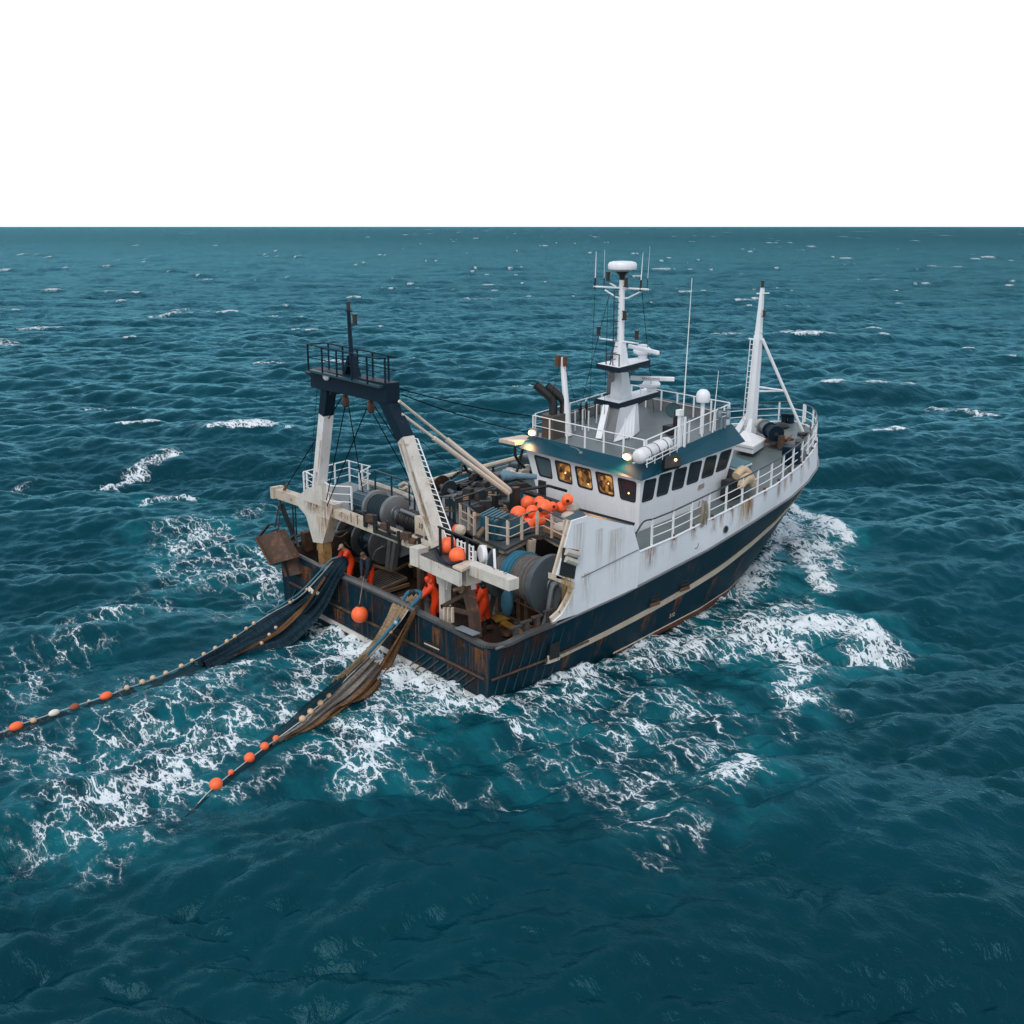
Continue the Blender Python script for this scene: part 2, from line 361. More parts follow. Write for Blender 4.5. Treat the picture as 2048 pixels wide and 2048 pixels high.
def sea_at(x, y):
    """height of the finished sea surface over given spots"""
    x = np.asarray(x, np.float64).reshape(-1); y = np.asarray(y, np.float64).reshape(-1); u, v = x.copy(), y.copy()
    for _ in range(6):
        d = np.hypot(u - CAM.x, v - CAM.y); calm = hull_calm(u, v); H = np.zeros_like(u); DX = np.zeros_like(u); DY = np.zeros_like(u)
        for T, rot, fade in BANDS:
            w = 1 / (1 + (d / fade) ** 3); cw = calm if fade < 3000 else np.sqrt(calm)
            z, dx, dy = _samp(T, u, v, rot); H += z * w * cw; DX += dx * w * cw * CH[fade]; DY += dy * w * cw * CH[fade]
        u, v = x - DX, y - DY
    return H + _foam_at(u, v) ** 1.5 * .2
def build_sea():
    s = .13; us = [-25.0]
    while us[-1] < 14: us.append(us[-1] + .8)
    while us[-1] < 75: us.append(us[-1] + s)
    while us[-1] < 60000: us.append(us[-1] + s * (us[-1] / 75) ** 2)
    u = np.array(us)
    vs_ = list(np.arange(0, 29, .14)); st = .14
    while vs_[-1] < 40000: st = .14 + .011 * (vs_[-1] - 28.8); vs_.append(vs_[-1] + max(st, .14))
    v = np.array([-q for q in vs_[:0:-1]] + vs_)
    U, Vv = np.meshgrid(u, v, indexing='ij')
    x = CAM.x + U * _fh.x + Vv * _rt.x; y = CAM.y + U * _fh.y + Vv * _rt.y
    d = np.hypot(U, Vv)
    z = np.zeros_like(x); X = x.copy(); Y = y.copy(); calm = hull_calm(x, y); cap = np.zeros_like(x); parts = []
    for T, rot, fade in BANDS:
        w = 1 / (1 + (d / fade) ** 3)
        cw = calm if fade < 3000 else np.sqrt(calm)
        h, dx, dy = _samp(T, x, y, rot); h = h.reshape(x.shape)
        z += h * w * cw; X += dx.reshape(x.shape) * w * cw * CH[fade]; Y += dy.reshape(x.shape) * w * cw * CH[fade]
        parts.append(h / T[2].std())
    crest = .55 * parts[0] + .75 * parts[1] + .38 * parts[2]
    cap = np.clip((crest - 2.38) / .5, 0, 1)
    cap = np.where(cap < .35, 0, cap) * np.clip((d - 48) / 20, 0, 1)       # only well-developed crests break
    dens = _foam_at(x.ravel(), y.ravel()).reshape(x.shape)
    tot = 1 - (1 - dens) * (1 - cap ** 2 * .95)
    # churned water stands up and boils
    t2 = _samp(BANDS[3][0], x * 1.7 + 3, y * 1.7, 0)[0] / .043; t3 = _samp(BANDS[2][0], x * 1.9, y * 1.9 + 7, 0)[0] / .105
    z += dens ** 1.5 * (.20 + .05 * t2 + .13 * t3)
    aer = _foam_at_soft(x, y)
    n0, n1 = x.shape
    me = bpy.data.meshes.new('sea')
    co = np.stack([X, Y, z], -1).reshape(-1, 3).astype(np.float32)
    idx = np.arange(n0 * n1).reshape(n0, n1)
    q = np.stack([idx[:-1, :-1], idx[:-1, 1:], idx[1:, 1:], idx[1:, :-1]], -1).reshape(-1, 4).astype(np.int32)
    me.vertices.add(len(co)); me.vertices.foreach_set('co', co.ravel())
    me.loops.add(q.size); me.loops.foreach_set('vertex_index', q.ravel())
    me.polygons.add(len(q)); me.polygons.foreach_set('loop_start', np.arange(0, q.size, 4, dtype=np.int32))
    me.polygons.foreach_set('loop_total', np.full(len(q), 4, np.int32))
    me.update(calc_edges=True)
    me.polygons.foreach_set('use_smooth', np.ones(len(q), bool))
    for nm, a in (('foam', tot), ('aer', aer)):
        at = me.attributes.new(nm, 'FLOAT', 'POINT'); at.data.foreach_set('value', a.reshape(-1).astype(np.float32))
    o = bpy.data.objects.new('sea', me); col.objects.link(o); tag(o, kind='structure')
    me.materials.append(sea_mat())
def _foam_at_soft(x, y):
    global FOAM
    keep = FOAM; FOAM = [(P, r * 1.9 + .5, min(1, s * 1.05)) for P, r, s in keep if len(P) > 1 and r * s > .25]
    a = _foam_at(x.ravel(), y.ravel()).reshape(x.shape); FOAM = keep
    return np.where(np.hypot(x - CAM.x, y - CAM.y) < 75, a, a * .3)
def sea_mat():
    m, n, l, b = nodes('sea_water')
    tc = n.new('ShaderNodeTexCoord'); P = tc.outputs['Object']
    def at(nm):
        a = n.new('ShaderNodeAttribute'); a.attribute_name = nm; return a.outputs['Fac']
    def noise(sc, det=4, vec=None, ro=.55, dist=0):
        t = n.new('ShaderNodeTexNoise'); t.inputs['Scale'].default_value = sc; t.inputs['Detail'].default_value = det
        t.inputs['Roughness'].default_value = ro; t.inputs['Distortion'].default_value = dist; l.new(vec or P, t.inputs['Vector']); return t
    def mr(src, a, b_, lo=0, hi=1, sm=True):
        r = n.new('ShaderNodeMapRange'); r.interpolation_type = 'SMOOTHSTEP' if sm else 'LINEAR'
        for i, q in ((0, src), (1, a), (2, b_), (3, lo), (4, hi)):
            if isinstance(q, (int, float)): r.inputs[i].default_value = q
            else: l.new(q, r.inputs[i])
        return r.outputs[0]
    def ma(op, a, b_=0.0, c=0.0):
        q = n.new('ShaderNodeMath'); q.operation = op
        for i, s in enumerate((a, b_, c)):
            if isinstance(s, (int, float)): q.inputs[i].default_value = s
            else: l.new(s, q.inputs[i])
        return q.outputs[0]
    def mixc(f, a, b_):
        x = n.new('ShaderNodeMix'); x.data_type = 'RGBA'; l.new(f, x.inputs[0])
        for i, q in ((6, a), (7, b_)):
            if isinstance(q, tuple): x.inputs[i].default_value = (*q, 1)
            else: l.new(q, x.inputs[i])
        return x.outputs[2]
    def vadd(a, s, k):
        w = n.new('ShaderNodeVectorMath'); w.operation = 'SUBTRACT'; l.new(s, w.inputs[0]); w.inputs[1].default_value = (.5, .5, .5)
        q = n.new('ShaderNodeVectorMath'); q.operation = 'SCALE'; l.new(w.outputs[0], q.inputs[0]); q.inputs['Scale'].default_value = k
        r = n.new('ShaderNodeVectorMath'); r.operation = 'ADD'; l.new(a, r.inputs[0]); l.new(q.outputs[0], r.inputs[1]); return r.outputs[0]
    rotn = n.new('ShaderNodeMapping'); rotn.inputs['Rotation'].default_value = (0, 0, -HEAD); rotn.inputs['Scale'].default_value = (1.5, .8, .6); l.new(P, rotn.inputs[0])
    Q = rotn.outputs[0]
    F, A = at('foam'), at('aer')
    # foam lace: cell walls of warped cells at two sizes
    w1 = vadd(Q, noise(.55, 5, Q, .62).outputs[1], 2.6)
    w2 = vadd(w1, noise(2.4, 4, Q, .6).outputs[1], .5)
    def edge(sc):
        t = n.new('ShaderNodeTexVoronoi'); t.feature = 'DISTANCE_TO_EDGE'; t.inputs['Scale'].default_value = sc; l.new(w2, t.inputs['Vector']); return t.outputs['Distance']
    e1 = edge(.85); e2 = edge(2.3)
    br = noise(.9, 5, Q, .65).outputs[0]; fin = noise(7, 6, Q, .7).outputs[0]
    dn = ma('ADD', F, ma('MULTIPLY', ma('SUBTRACT', br, .5), ma('MULTIPLY', ma('MINIMUM', ma('MULTIPLY', F, 3), 1), 1.25)))   # density broken up
    th1 = mr(dn, .15, 1.0, .008, .125, False); th2 = mr(dn, .40, 1.1, .0, .19, False)
    def lace(e, th):
        rel = ma('SUBTRACT', th, ma('MULTIPLY', e, 1.0)); rel = ma('ADD', rel, ma('MULTIPLY', ma('SUBTRACT', fin, .5), .055))
        return ma('MAXIMUM', mr(rel, -.005, .05), ma('MULTIPLY', mr(rel, -.12, .03), mr(fin, .35, .8, .0, .26)))
    g = mr(dn, .16, .3)
    L = ma('MAXIMUM', ma('MULTIPLY', lace(e1, th1), g), ma('MULTIPLY', lace(e2, th2), mr(dn, .4, .55)))
    solid = mr(ma('ADD', dn, ma('MULTIPLY', ma('SUBTRACT', fin, .5), .5)), .98, 1.25)
    film = ma('MULTIPLY', mr(dn, .4, 1.0), mr(fin, .35, .75, .0, .24))
    fo = ma('MINIMUM', ma('MAXIMUM', ma('MAXIMUM', ma('MULTIPLY', L, .93), solid), film), 1)
    # water body
    body = mixc(mr(noise(.05, 3).outputs[0], .35, .65), (.0004, .025, .037), (.0007, .035, .050))
    body = mixc(mr(ma('MULTIPLY', A, mr(noise(.5, 4, Q).outputs[0], .3, .7, .2, 1.2)), .1, .95), body, (.004, .098, .122))
    colr = mixc(fo, body, (.70, .76, .80))
    out = n['Material Output']; n.remove(b)
    dif = n.new('ShaderNodeBsdfDiffuse'); l.new(colr, dif.inputs[0])
    gl = n.new('ShaderNodeBsdfGlossy'); gl.inputs['Color'].default_value = (.23, .61, .75, 1); gl.inputs['Roughness'].default_value = .2
    fr = n.new('ShaderNodeFresnel'); fr.inputs['IOR'].default_value = 1.33
    fk = ma('MULTIPLY', ma('MINIMUM', ma('MULTIPLY', fr.outputs[0], 1.0), .85), mr(fo, 0, .6, 1, .05))
    mxs = n.new('ShaderNodeMixShader'); l.new(fk, mxs.inputs[0]); l.new(dif.outputs[0], mxs.inputs[1]); l.new(gl.outputs[0], mxs.inputs[2])
    l.new(mxs.outputs[0], out.inputs['Surface'])
    # ripples, each size carried only as far as it can be resolved
    cdn = n.new('ShaderNodeVectorMath'); cdn.operation = 'DISTANCE'; l.new(P, cdn.inputs[0]); cdn.inputs[1].default_value = (CAM.x, CAM.y, 0)
    D = cdn.outputs['Value']
    r1 = noise(2.2, 4, Q, .6, .4).outputs[0]; r2 = noise(7, 4, Q, .6, .3).outputs[0]; r3 = noise(.45, 5, Q, .6).outputs[0]; r4 = noise(.1, 5, Q, .6).outputs[0]
    hgt = ma('ADD', ma('MULTIPLY', r1, .085), ma('MULTIPLY', r2, .015))
    hgt = ma('ADD', hgt, ma('MULTIPLY', r3, mr(D, 50, 300, .06, 1.5, False)))
    hgt = ma('ADD', hgt, ma('MULTIPLY', r4, mr(D, 150, 1500, 0, 14, False)))
    hgt = ma('ADD', hgt, ma('MULTIPLY', fo, .012))
    bp = n.new('ShaderNodeBump'); bp.inputs['Strength'].default_value = .9; bp.inputs['Distance'].default_value = 1.0
    l.new(hgt, bp.inputs['Height']); 
    for q in (dif, gl, fr): l.new(bp.outputs[0], q.inputs['Normal'])
    return m
build_sea()
# ------------------------------------------------------------------ paints used on the boat
BLUE = mat('hull_blue', (.0012, .027, .045), .5, spec=.14, rust=.10, dirt=.4, streak=.2, bump=.1, scale=.8)
BLUE_RUST = mat('stern_blue_rusty', (.0012, .022, .038), .55, spec=.14, rust=.50, dirt=.6, streak=.8, scale=.7, rc=(.075, .035, .018))
WHITE = mat('white_paint', (.72, .75, .79), .42, rust=.03, dirt=.16, streak=.3, bump=.05, scale=.7)
WHITE_R = mat('white_paint_rusty', (.60, .57, .52), .55, rust=.30, dirt=.5, streak=.9, scale=1.1)
CREAM = mat('cream_paint_worn', (.60, .51, .41), .55, rust=.42, dirt=.45, streak=.7, scale=1.3)
TEAL = mat('visor_teal', (.0008, .050, .078), .5, spec=.15, dirt=.15, bump=.03)
NAVY = mat('navy_paint', (.0015, .013, .027), .5, spec=.18, dirt=.3, rust=.08)
DECK = mat('deck_grey', (.105, .135, .14), .42, dirt=.45, rust=.12, bump=.1)
WETDECK = mat('wet_brown_deck', (.035, .026, .02), .22, dirt=.7, rust=.5, scale=1.2, spec=.6)
DARK = mat('dark_gear', (.012, .013, .015), .5, dirt=.5, rust=.15)
BLACK = mat('black_rubber', (.008, .008, .009), .6, dirt=.3)
STEEL = mat('galvanised_steel', (.17, .19, .20), .42, .35, rust=.2, dirt=.5)
DRUMG = mat('drum_grey', (.085, .11, .125), .38, .2, rust=.15, dirt=.5)
RUST = mat('rusty_iron', (.11, .05, .025), .75, rust=.7, dirt=.6, bump=.4, scale=2)
BROWN = mat('rust_brown_plate', (.06, .032, .02), .7, rust=.6, dirt=.7, bump=.35, scale=2)
FUNNEL = mat('funnel_brown', (.085, .045, .028), .6, dirt=.3)
FUNNEL2 = mat('funnel_grey', (.07, .064, .056), .6, dirt=.3)
CAP = mat('worn_rail_cap', (.13, .13, .13), .34, .5, rust=.36, dirt=.5, scale=1.5, rc=(.07, .03, .015))
RAILW = mat('rail_white', (.76, .78, .80), .4, dirt=.2, rust=.06, bump=0)
RAILD = mat('rail_dark_teal', (.006, .035, .048), .4, bump=0)
WIRE = mat('black_wire', (.004, .005, .006), .9, dirt=0, spec=.05, bump=0)
ORANGE = mat('orange_rubber', (.95, .145, .04), .5, dirt=.12, bump=.04)
BINB = mat('blue_plastic', (.006, .085, .13), .4, dirt=.4)
TEALC = mat('teal_cover', (.006, .15, .19), .5, dirt=.2)
SACK = mat('dirty_white_canvas', (.5, .47, .42), .8, dirt=.6, bump=.4, scale=2)
TIMBER = mat('weathered_timber', (.19, .12, .07), .7, dirt=.6, bump=.3, scale=2)
ROPEG = mat('grey_rope', (.13, .125, .12), .85, dirt=.7, bump=.6, scale=3)
ROPEB = mat('blue_rope', (.02, .15, .24), .8, dirt=.5, bump=.6, scale=3)
ROPED = mat('dark_blue_rope', (.006, .022, .034), .8, dirt=.5, bump=.6, scale=3)
ROPET = mat('tan_rope', (.36, .26, .17), .85, dirt=.5, bump=.4, scale=3)
GOLD = mat('yellow_stained_plate', (.42, .23, .04), .5, rust=.55, dirt=.7, scale=2)
RED = mat('antifouling_red', (.12, .03, .012), .6, rust=.3, dirt=.5)
INK = mat('black_ink', (.006, .006, .007), .5, bump=0, dirt=0)
PALE = mat('bow_letters', (.45, .52, .58), .5, bump=0, dirt=.2)

BOAT = empty('fishing_trawler', (0, 0, 0), 'blue and white steel stern trawler with rust streaks towing two nets', 'fishing boat')
def part(mb, name, m, parent=None, **k): return mb.build(name, m, parent or BOAT, **k)
def rail(name, path, h, posts=None, mids=2, r=.028, m=None, mtop=None, pr=.03, parent=None, up=(0, 0, 1), label=None):
    """tube railing along base path points"""
    o = None; mt = MB(); path = [Vector(p) for p in path]; U = Vector(up)
    mt.tube([p + U * h for p in path], r, 6)
    top = mt.mat(1 if mtop else 0); mt.mi = 0
    if mtop: mt.m = [1] * len(mt.m)
    for k in range(mids): mt.tube([p + U * h * (k + 1) / (mids + 1) for p in path], r * .65, 5)
    L = [0]
    for a, b in zip(path[:-1], path[1:]): L.append(L[-1] + (b - a).length)
    n = posts or max(2, int(L[-1] / 1.4) + 1)
    for i in range(n):
        t = L[-1] * i / (n - 1); j = max(0, min(len(L) - 2, next((q for q in range(len(L) - 1) if L[q + 1] >= t - 1e-6), len(L) - 2)))
        p = path[j].lerp(path[j + 1], (t - L[j]) / max(1e-6, L[j + 1] - L[j]))
        mt.bar(p - U * .02, p + U * h, pr * 2)
    o = mt.build(name, [m or RAILW] + ([mtop] if mtop else []), parent or BOAT)
    if label: o['label'] = label
    return o

# ------------------------------------------------------------------ hull
def curve(pts):
    xs = [p[0] for p in pts]
    return lambda x, k=1: float(np.interp(x, xs, [p[k] for p in pts]))
S_WL = [(0, -5.95), (1.8, -5.92), (7.7, -5.45), (13.1, -4.85), (16, -4.15), (18.5, -3.15), (22, -1.55), (24.3, -.4), (25.3, .35)]
S_WB = [(0, -6.2, 2.22), (3, -6.25, 2.42), (6.5, -6.28, 2.77), (12.1, -6.07, 3.45), (15.4, -5.72, 3.88), (19.4, -5.1, 4.33), (21.6, -4.5, 4.6), (23.6, -3.72, 4.86), (25.2, -2.75, 5.03), (26.4, -1.55, 5.15), (27.1, -.55, 5.22), (27.35, .4, 5.25)]
S_DK = [(7.3, -6.3, 4.27), (9.65, -6.28, 4.48), (12.1, -6.05, 4.71), (14.2, -5.88, 4.92), (17.5, -5.5, 5.24), (20.7, -4.68, 5.57), (22.8, -3.88, 5.78), (24.5, -3.05, 5.94), (25.8, -2.2, 6.04), (26.8, -1.3, 6.14), (27.4, -.4, 6.18), (27.6, .4, 6.2)]
P_WL = [(0, 7.3), (8, 7.0), (13.1, 6.2), (18.5, 4.0), (22, 2.1), (24.3, .9), (25.3, .35)]
P_WB = [(0, 7.95, 2.85), (3, 8.0, 2.9), (8, 8.0, 3.0), (13, 7.8, 3.5), (17, 7.2, 4.0), (20, 6.1, 4.4), (23, 4.3, 4.8), (25.2, 2.6, 5.03), (26.6, 1.4, 5.18), (27.35, .4, 5.25)]
P_DK = [(7.3, 8.0, 3.9), (13, 7.85, 4.6), (17, 7.25, 5.1), (20, 6.2, 5.5), (23, 4.6, 5.8), (25, 3.0, 5.98), (26.5, 1.8, 6.12), (27.3, .9, 6.18), (27.6, .4, 6.2)]
def level(L, t, zc=None):
    x = t * L[-1][0]; c = curve(L)
    return Vector((x, c(x, 1), c(x, 2) if zc is None else zc))
def span(L, t): x = lerp(L[0][0], L[-1][0], t); c = curve(L); return Vector((x, c(x, 1), c(x, 2)))
TT = [i / 72 for i in range(73)]
def hull_pt(side, t, s):           # s: 0 at the waterline, 1 at the knuckle under the white band
    a = level(S_WL if side < 0 else P_WL, t, 0); b = level(S_WB if side < 0 else P_WB, t)
    p = a.lerp(b, s); p.y -= side * .10 * math.sin(math.pi * s) * (t ** 2) * 3 * (1 - t)
    return p
mb = MB()
for side in (-1, 1):
    rows = []
    for s in (-.7, -.25, 0, .2, .4, .6, .8, 1):
        if s < 0:
            row = []
            for t in TT:
                p = hull_pt(side, t, 0); row.append(Vector((p.x * (1 + s * .03), .35 + (p.y - .35) * (1 + s * .35), s * 2.5)))
        else: row = [hull_pt(side, t, s) for t in TT]
        rows.append(row)
    mb.grid(rows)
hull = part(mb, 'hull', BLUE, smooth=60)
# antifouling showing above the water amidships, and the pale boot line
mb = MB(); m2 = MB()
rows = [[hull_pt(-1, t, s) + V(0, -.012, 0) for t in TT[20:66]] for s in (-.02, .07)]
for i in range(len(rows[1])): rows[1][i] = hull_pt(-1, TT[20 + i], .0 + .075 * math.sin(math.pi * i / 45)) + V(0, -.012, 0)
mb.grid(rows); part(mb, 'antifouling_band', RED, hull)
rows2 = [[p + V(0, -.004, 0) for p in rows[1]], [p + V(0, -.004, .07) for p in rows[1]]]
m2.grid(rows2); part(m2, 'boot_line', CREAM, hull)
# rubbing strake
mb = MB()
sc2 = curve([(0, .42), (.13, .40), (.35, .47), (.55, .56), (.7, .68), (.83, .83)])
ts = [.105 + (.84 - .105) * i / 60 for i in range(61)]
ra, rb, rc_, rd = [], [], [], []
for i, t in enumerate(ts):
    s = sc2(t); wd = .085 * min(1, (60 - i) / 8 + .06); o = V(.0, -.06, 0)
    a = hull_pt(-1, t, s - wd * .5); b = hull_pt(-1, t, s + wd * .5)
    ra.append(a); rb.append(a + o); rc_.append(b + o); rd.append(b)
mb.grid([ra, rb, rc_, rd]); part(mb, 'rubbing_strake', mat('strake_cream', (.60, .50, .39), .55, rust=.25, dirt=.4, streak=.6, scale=1.2), hull)
# white topsides
mb = MB()
for side, A, B in ((-1, S_WB, S_DK), (1, P_WB, P_DK)):
    t0 = 2.9 / A[-1][0] if side < 0 else 3 / A[-1][0]
    low = []; hi = []
    N = 70
    for i in range(N + 1):
        q = i / N
        x = lerp(7.3, A[-1][0], q); a = Vector((x, curve(A)(x, 1), curve(A)(x, 2)))
        b = span(B, q); low.append(a); hi.append(b)
    mid = [a.lerp(b, .5) + V(0, side * .03, 0) for a, b in zip(low, hi)]
    mb.grid([low, mid, hi])
part(mb, 'white_topside', WHITE, smooth=60)
# half-round moulding between white and blue
mb = MB(); mb.tube([Vector((x, curve(S_WB)(x, 1) - .03, curve(S_WB)(x, 2))) for x in [0.2 + 26.8 * i / 50 for i in range(51)]], .05, 6)
part(mb, 'knuckle_moulding', mat('moulding_grey', (.12, .13, .14), .4, dirt=.5, rust=.2), hull)
# stern: transom with rounded starboard corner, rusty plating
mb = MB()
ty = [-6.2, -6.1, -5.5, -4, -2, 0, 2, 4, 6, 7.4, 7.95]
tz = lambda y: float(np.interp(y, [-6.2, -4, 0, 4, 8], [2.2, 2.38, 2.55, 2.65, 2.86]))
rows = []
for f in (-.7, 0, .5, 1):
    row = []
    for y in ty:
        k = (y - .35); z = tz(y) * f if f >= 0 else f * 2.2
        yy = .8 + (y - .8) * (.965 + .035 * max(f, 0)) if f > -.1 else .8 + (y - .8) * .9
        row.append(V(.0 + (.12 if f < 1 else 0) * 0, yy, z))
    rows.append(row)
mb.grid(rows); trans = part(mb, 'transom', BLUE_RUST)
# port quarter side plates are the hull's own; inner bulwark faces
mb = MB()
inner = lambda y, z0=1.3: None
mb.poly([V(.16, -5.8, 1.25), V(.16, 7.5, 1.25), V(.16, 7.8, 2.8), V(.16, -6.0, 2.15)], .03, (1, 0, 0))
mb.poly([V(.16, -5.84, 1.25), V(9.2, -5.35, 1.25), V(7.2, -6.1, 2.7), V(.16, -6.03, 2.18)], .03, (0, 1, 0))
mb.poly([V(.16, 7.5, 1.25), V(9, 7.0, 1.25), V(9, 7.8, 3.0), V(.16, 7.8, 2.83)], .03, (0, -1, 0))
part(mb, 'bulwark_lining', mat('bulwark_inside', (.05, .042, .035), .55, rust=.6, dirt=.7), trans)
# capping: thick worn roller amidships, thinner brown flat bar to the starboard corner
mb = MB(); mb.tube([V(.08, y, tz(y) + .06) for y in (-1.9, 0, 2, 4.6)], .16, 12); part(mb, 'stern_roller', CAP, trans, smooth=True)
mb = MB()
path = [V(.06, y, tz(y) + .03) for y in (-1.9, -3, -4.4, -5.3)] + [V(.12, -5.75, 2.26), V(.38, -6.05, 2.24), V(.8, -6.18, 2.27)] + [V(x, curve(S_WB)(x, 1) + .05, curve(S_WB)(x, 2) + .04) for x in (1.5, 2.2, 3.0)]
path = smooth_path(path, 4)
for a, b in zip(path[:-1], path[1:]): mb.bar(a, b + (b - a) * .05, .30, .11)
part(mb, 'bulwark_capping', CAP, trans, smooth=True); mb = MB()
mb.tube([V(.06, 4.6, tz(4.6) + .04), V(.06, 6.5, tz(6.5) + .04), V(.15, 7.6, 2.86), V(.6, 7.9, 2.9), V(3, 7.95, 2.95), V(9, 7.95, 3.05)], .09, 6)
part(mb, 'bulwark_capping', CAP, trans, smooth=True)
# knuckle bar, boot strip, freeing ports, diagonal fender ribs, seams
mb = MB()
mb.tube([V(-.03, 7.2, 1.45), V(-.04, 2, 1.28), V(-.04, -5.9, 1.05)], .055, 6)
mb.tube([V(.1, -6.12, 1.05), V(2.6, -6.17, 1.12), V(5, -6.1, 1.25)], .045, 6); part(mb, 'stern_knuckle', BROWN, trans)
mb = MB(); mb.bar(V(-.03, 7.0, .62), V(-.03, -5.98, .14), .06, .2); part(mb, 'boot_strip', WHITE_R, trans)
mb = MB()
for i in range(8): y = -5.4 + i * .42; mb.bar(V(-.05, y, .98), V(-.05, y + .95, .22), .035, .05)
for i in range(7): x = .3 + i * .46; mb.bar(V(x + .55, -6.19 + 0 * x, 2.25), V(x - .05, -6.07, .35), .035, .03)
for i in range(4): y = 5.0 + i * .55; mb.bar(V(-.05, y, 1.25), V(-.05, y + .5, .62), .05, .05)
each(mb, 'fender_rib', mat('rib_blue', (.012, .05, .07), .4, rust=.25), trans)
mb = MB()
for y in (-5.1, -3.75, -2.1, -1.9, .9, 3.3): mb.bar(V(-.02, y, tz(y) - .12), V(-.02, y, 1.2), .035, .04)
each(mb, 'plate_seam', BROWN, trans)
mb = MB()
for y, w in ((3.7, .9), (-.9, 1.0), (-2.9, .9)): mb.box((-.015, y, 1.42), (.05, w, .26))
for x, w, h in ((3.05, .5, .62), ): mb.box((x, -6.24, 1.42), (w, .06, h))
each(mb, 'freeing_port', BLACK, trans)
mb = MB(); mb.box((-.045, -2.9, 1.42), (.03, .9, .04)); mb.box((3.05, -6.2, 1.12), (.6, .06, .30))
each(mb, 'worn_plate', CREAM, trans)
for x, s in ((9.3, .60), (11.4, .60)):
    t = x / 27.35; p = hull_pt(-1, t, s + .02)
    m_ = MB()
    for k in range(3): m_.box(p + V(0, -.03, .13 * k), (.55, .06, .10))
    part(m_, 'scupper', BLACK, hull)
    m_ = MB(); m_.box(p + V(0, -.062, -.2), (.62, .02, .16)); part(m_, 'rust_stain', RUST, hull)
# draught marks and arrow mark, bow name
def text(s, size, pos, xdir, ydir, m, name, parent, ext=.004, shear=0):
    cu_ = bpy.data.curves.new(name, 'FONT'); cu_.body = s; cu_.size = size; cu_.extrude = ext; cu_.align_x = 'CENTER'; cu_.align_y = 'CENTER'; cu_.shear = shear
    o = bpy.data.objects.new(name, cu_); col.objects.link(o); dg = bpy.context.evaluated_depsgraph_get()
    me = bpy.data.meshes.new_from_object(o.evaluated_get(dg)); bpy.data.objects.remove(o)
    X = Vector(xdir).normalized(); Z = X.cross(Vector(ydir)).normalized(); Y = Z.cross(X)
    M = Matrix((X, Y, Z)).transposed().to_4x4(); M.translation = Vector(pos); me.transform(M)
    if parent: me.transform(Matrix.Translation(-wloc(parent)))
    me.materials.clear(); me.materials.append(m)
    o = bpy.data.objects.new(name, me); col.objects.link(o); o.parent = parent; return o
p = hull_pt(-1, .83, .80); q = hull_pt(-1, .90, .88)
text('DEA', .55, p.lerp(q, .15) + V(0, -.05, 0), q - p, V(0, -.35, 1), PALE, 'bow_lettering', hull, .01, .3)
p = hull_pt(-1, .42, .20); q = hull_pt(-1, .44, .2)
text('512', .26, p + V(0, -.06, 0), q - p, V(0, -.2, 1), CREAM, 'draught_mark', hull)
# rust run-off down the white band and the blue plating
RUN = stain_mat('run_rust', (.26, .10, .03), .85); RUNY = stain_mat('run_yellow', (.44, .26, .09), .95); RUND = stain_mat('run_dark', (.055, .022, .010), .95)
def side_run(x, w, depth, m, top=1.0):
    n_ = 6; rows = []
    for i in range(7):
        f = top - depth * i / 6; rows.append([])
        for j in range(n_ + 1):
            xx = x + w * (j / n_ - .5); a = Vector((xx, curve(S_WB)(xx, 1), curve(S_WB)(xx, 2))); q_ = min(1, max(0, (xx - 7.3) / 20.3)); b = Vector((xx, curve(S_DK)(xx, 1), curve(S_DK)(xx, 2)))
            p_ = a.lerp(b, f); rows[-1].append(V(p_.x, p_.y - .05, p_.z))
    stain(rows, m, hull)
for x in (9.6, 11, 12.4, 13.8, 15.2, 16.6, 18, 19.4, 20.8, 22): side_run(x, .35 + .3 * rng.random(), .4 + .45 * rng.random(), RUN)
side_run(14.9, 1.5, .98, RUNY); side_run(15.3, .7, .9, RUN); side_run(8.2, .8, .7, RUN); side_run(13.0, .4, .5, RUN); side_run(18.7, .5, .6, RUNY)
def blue_run(x, w, s1, s0, m):
    rows = []
    for i in range(7):
        s_ = lerp(s1, s0, i / 6); rows.append([hull_pt(-1, (x + w * (j / 6 - .5)) / 27.35, s_) + V(0, -.03, 0) for j in range(7)])
    stain(rows, m, hull)
for x, w, a, b in ((1.0, 1.6, .98, .3), (2.3, 1.2, .98, .5), (4.2, .5, .38, .05), (9.3, .8, .5, .1), (11.5, .8, .5, .15), (6.2, .4, .4, .1), (14.5, .6, .45, .1), (17, .5, .5, .2)): blue_run(x, w, a, b, RUND if x < 3 else RUN)
for y, w, z1 in ((-5.6, 1.0, 2.1), (-4.4, .9, 2.2), (-3.2, .7, 2.2), (-1.6, .6, 2.3), (.6, .8, 2.35), (2.9, .9, 2.4), (4.4, .7, 2.4), (5.8, 1.2, 2.5), (-4.9, 1.4, 1.2), (-.2, 1.2, 1.2), (3.4, 1.0, 1.2)):
    stain([[V(-.022, y + w * (.5 - j / 6), lerp(z1, z1 - 1.0, i / 6)) for j in range(7)] for i in range(7)], RUND if rng.random() < .6 else RUN, trans)
# portholes in the white band
for px_, py_ in ((1448, 1058), (1388, 1089)):
    p = W(px_, py_, y=-6.02 if px_ < 1400 else -5.9); p.y = p.y - .0
    fr = part(MB().lathe(p + V(0, .05, 0), (0, -1, 0), [(0, .17), (.16, .17), (.16, .13), (.1, .13)], 16), 'porthole', STEEL)
    part(MB().lathe(p + V(0, 0, 0), (0, -1, 0), [(0, .13), (.09, .13)], 16), 'pane', DARK, fr)

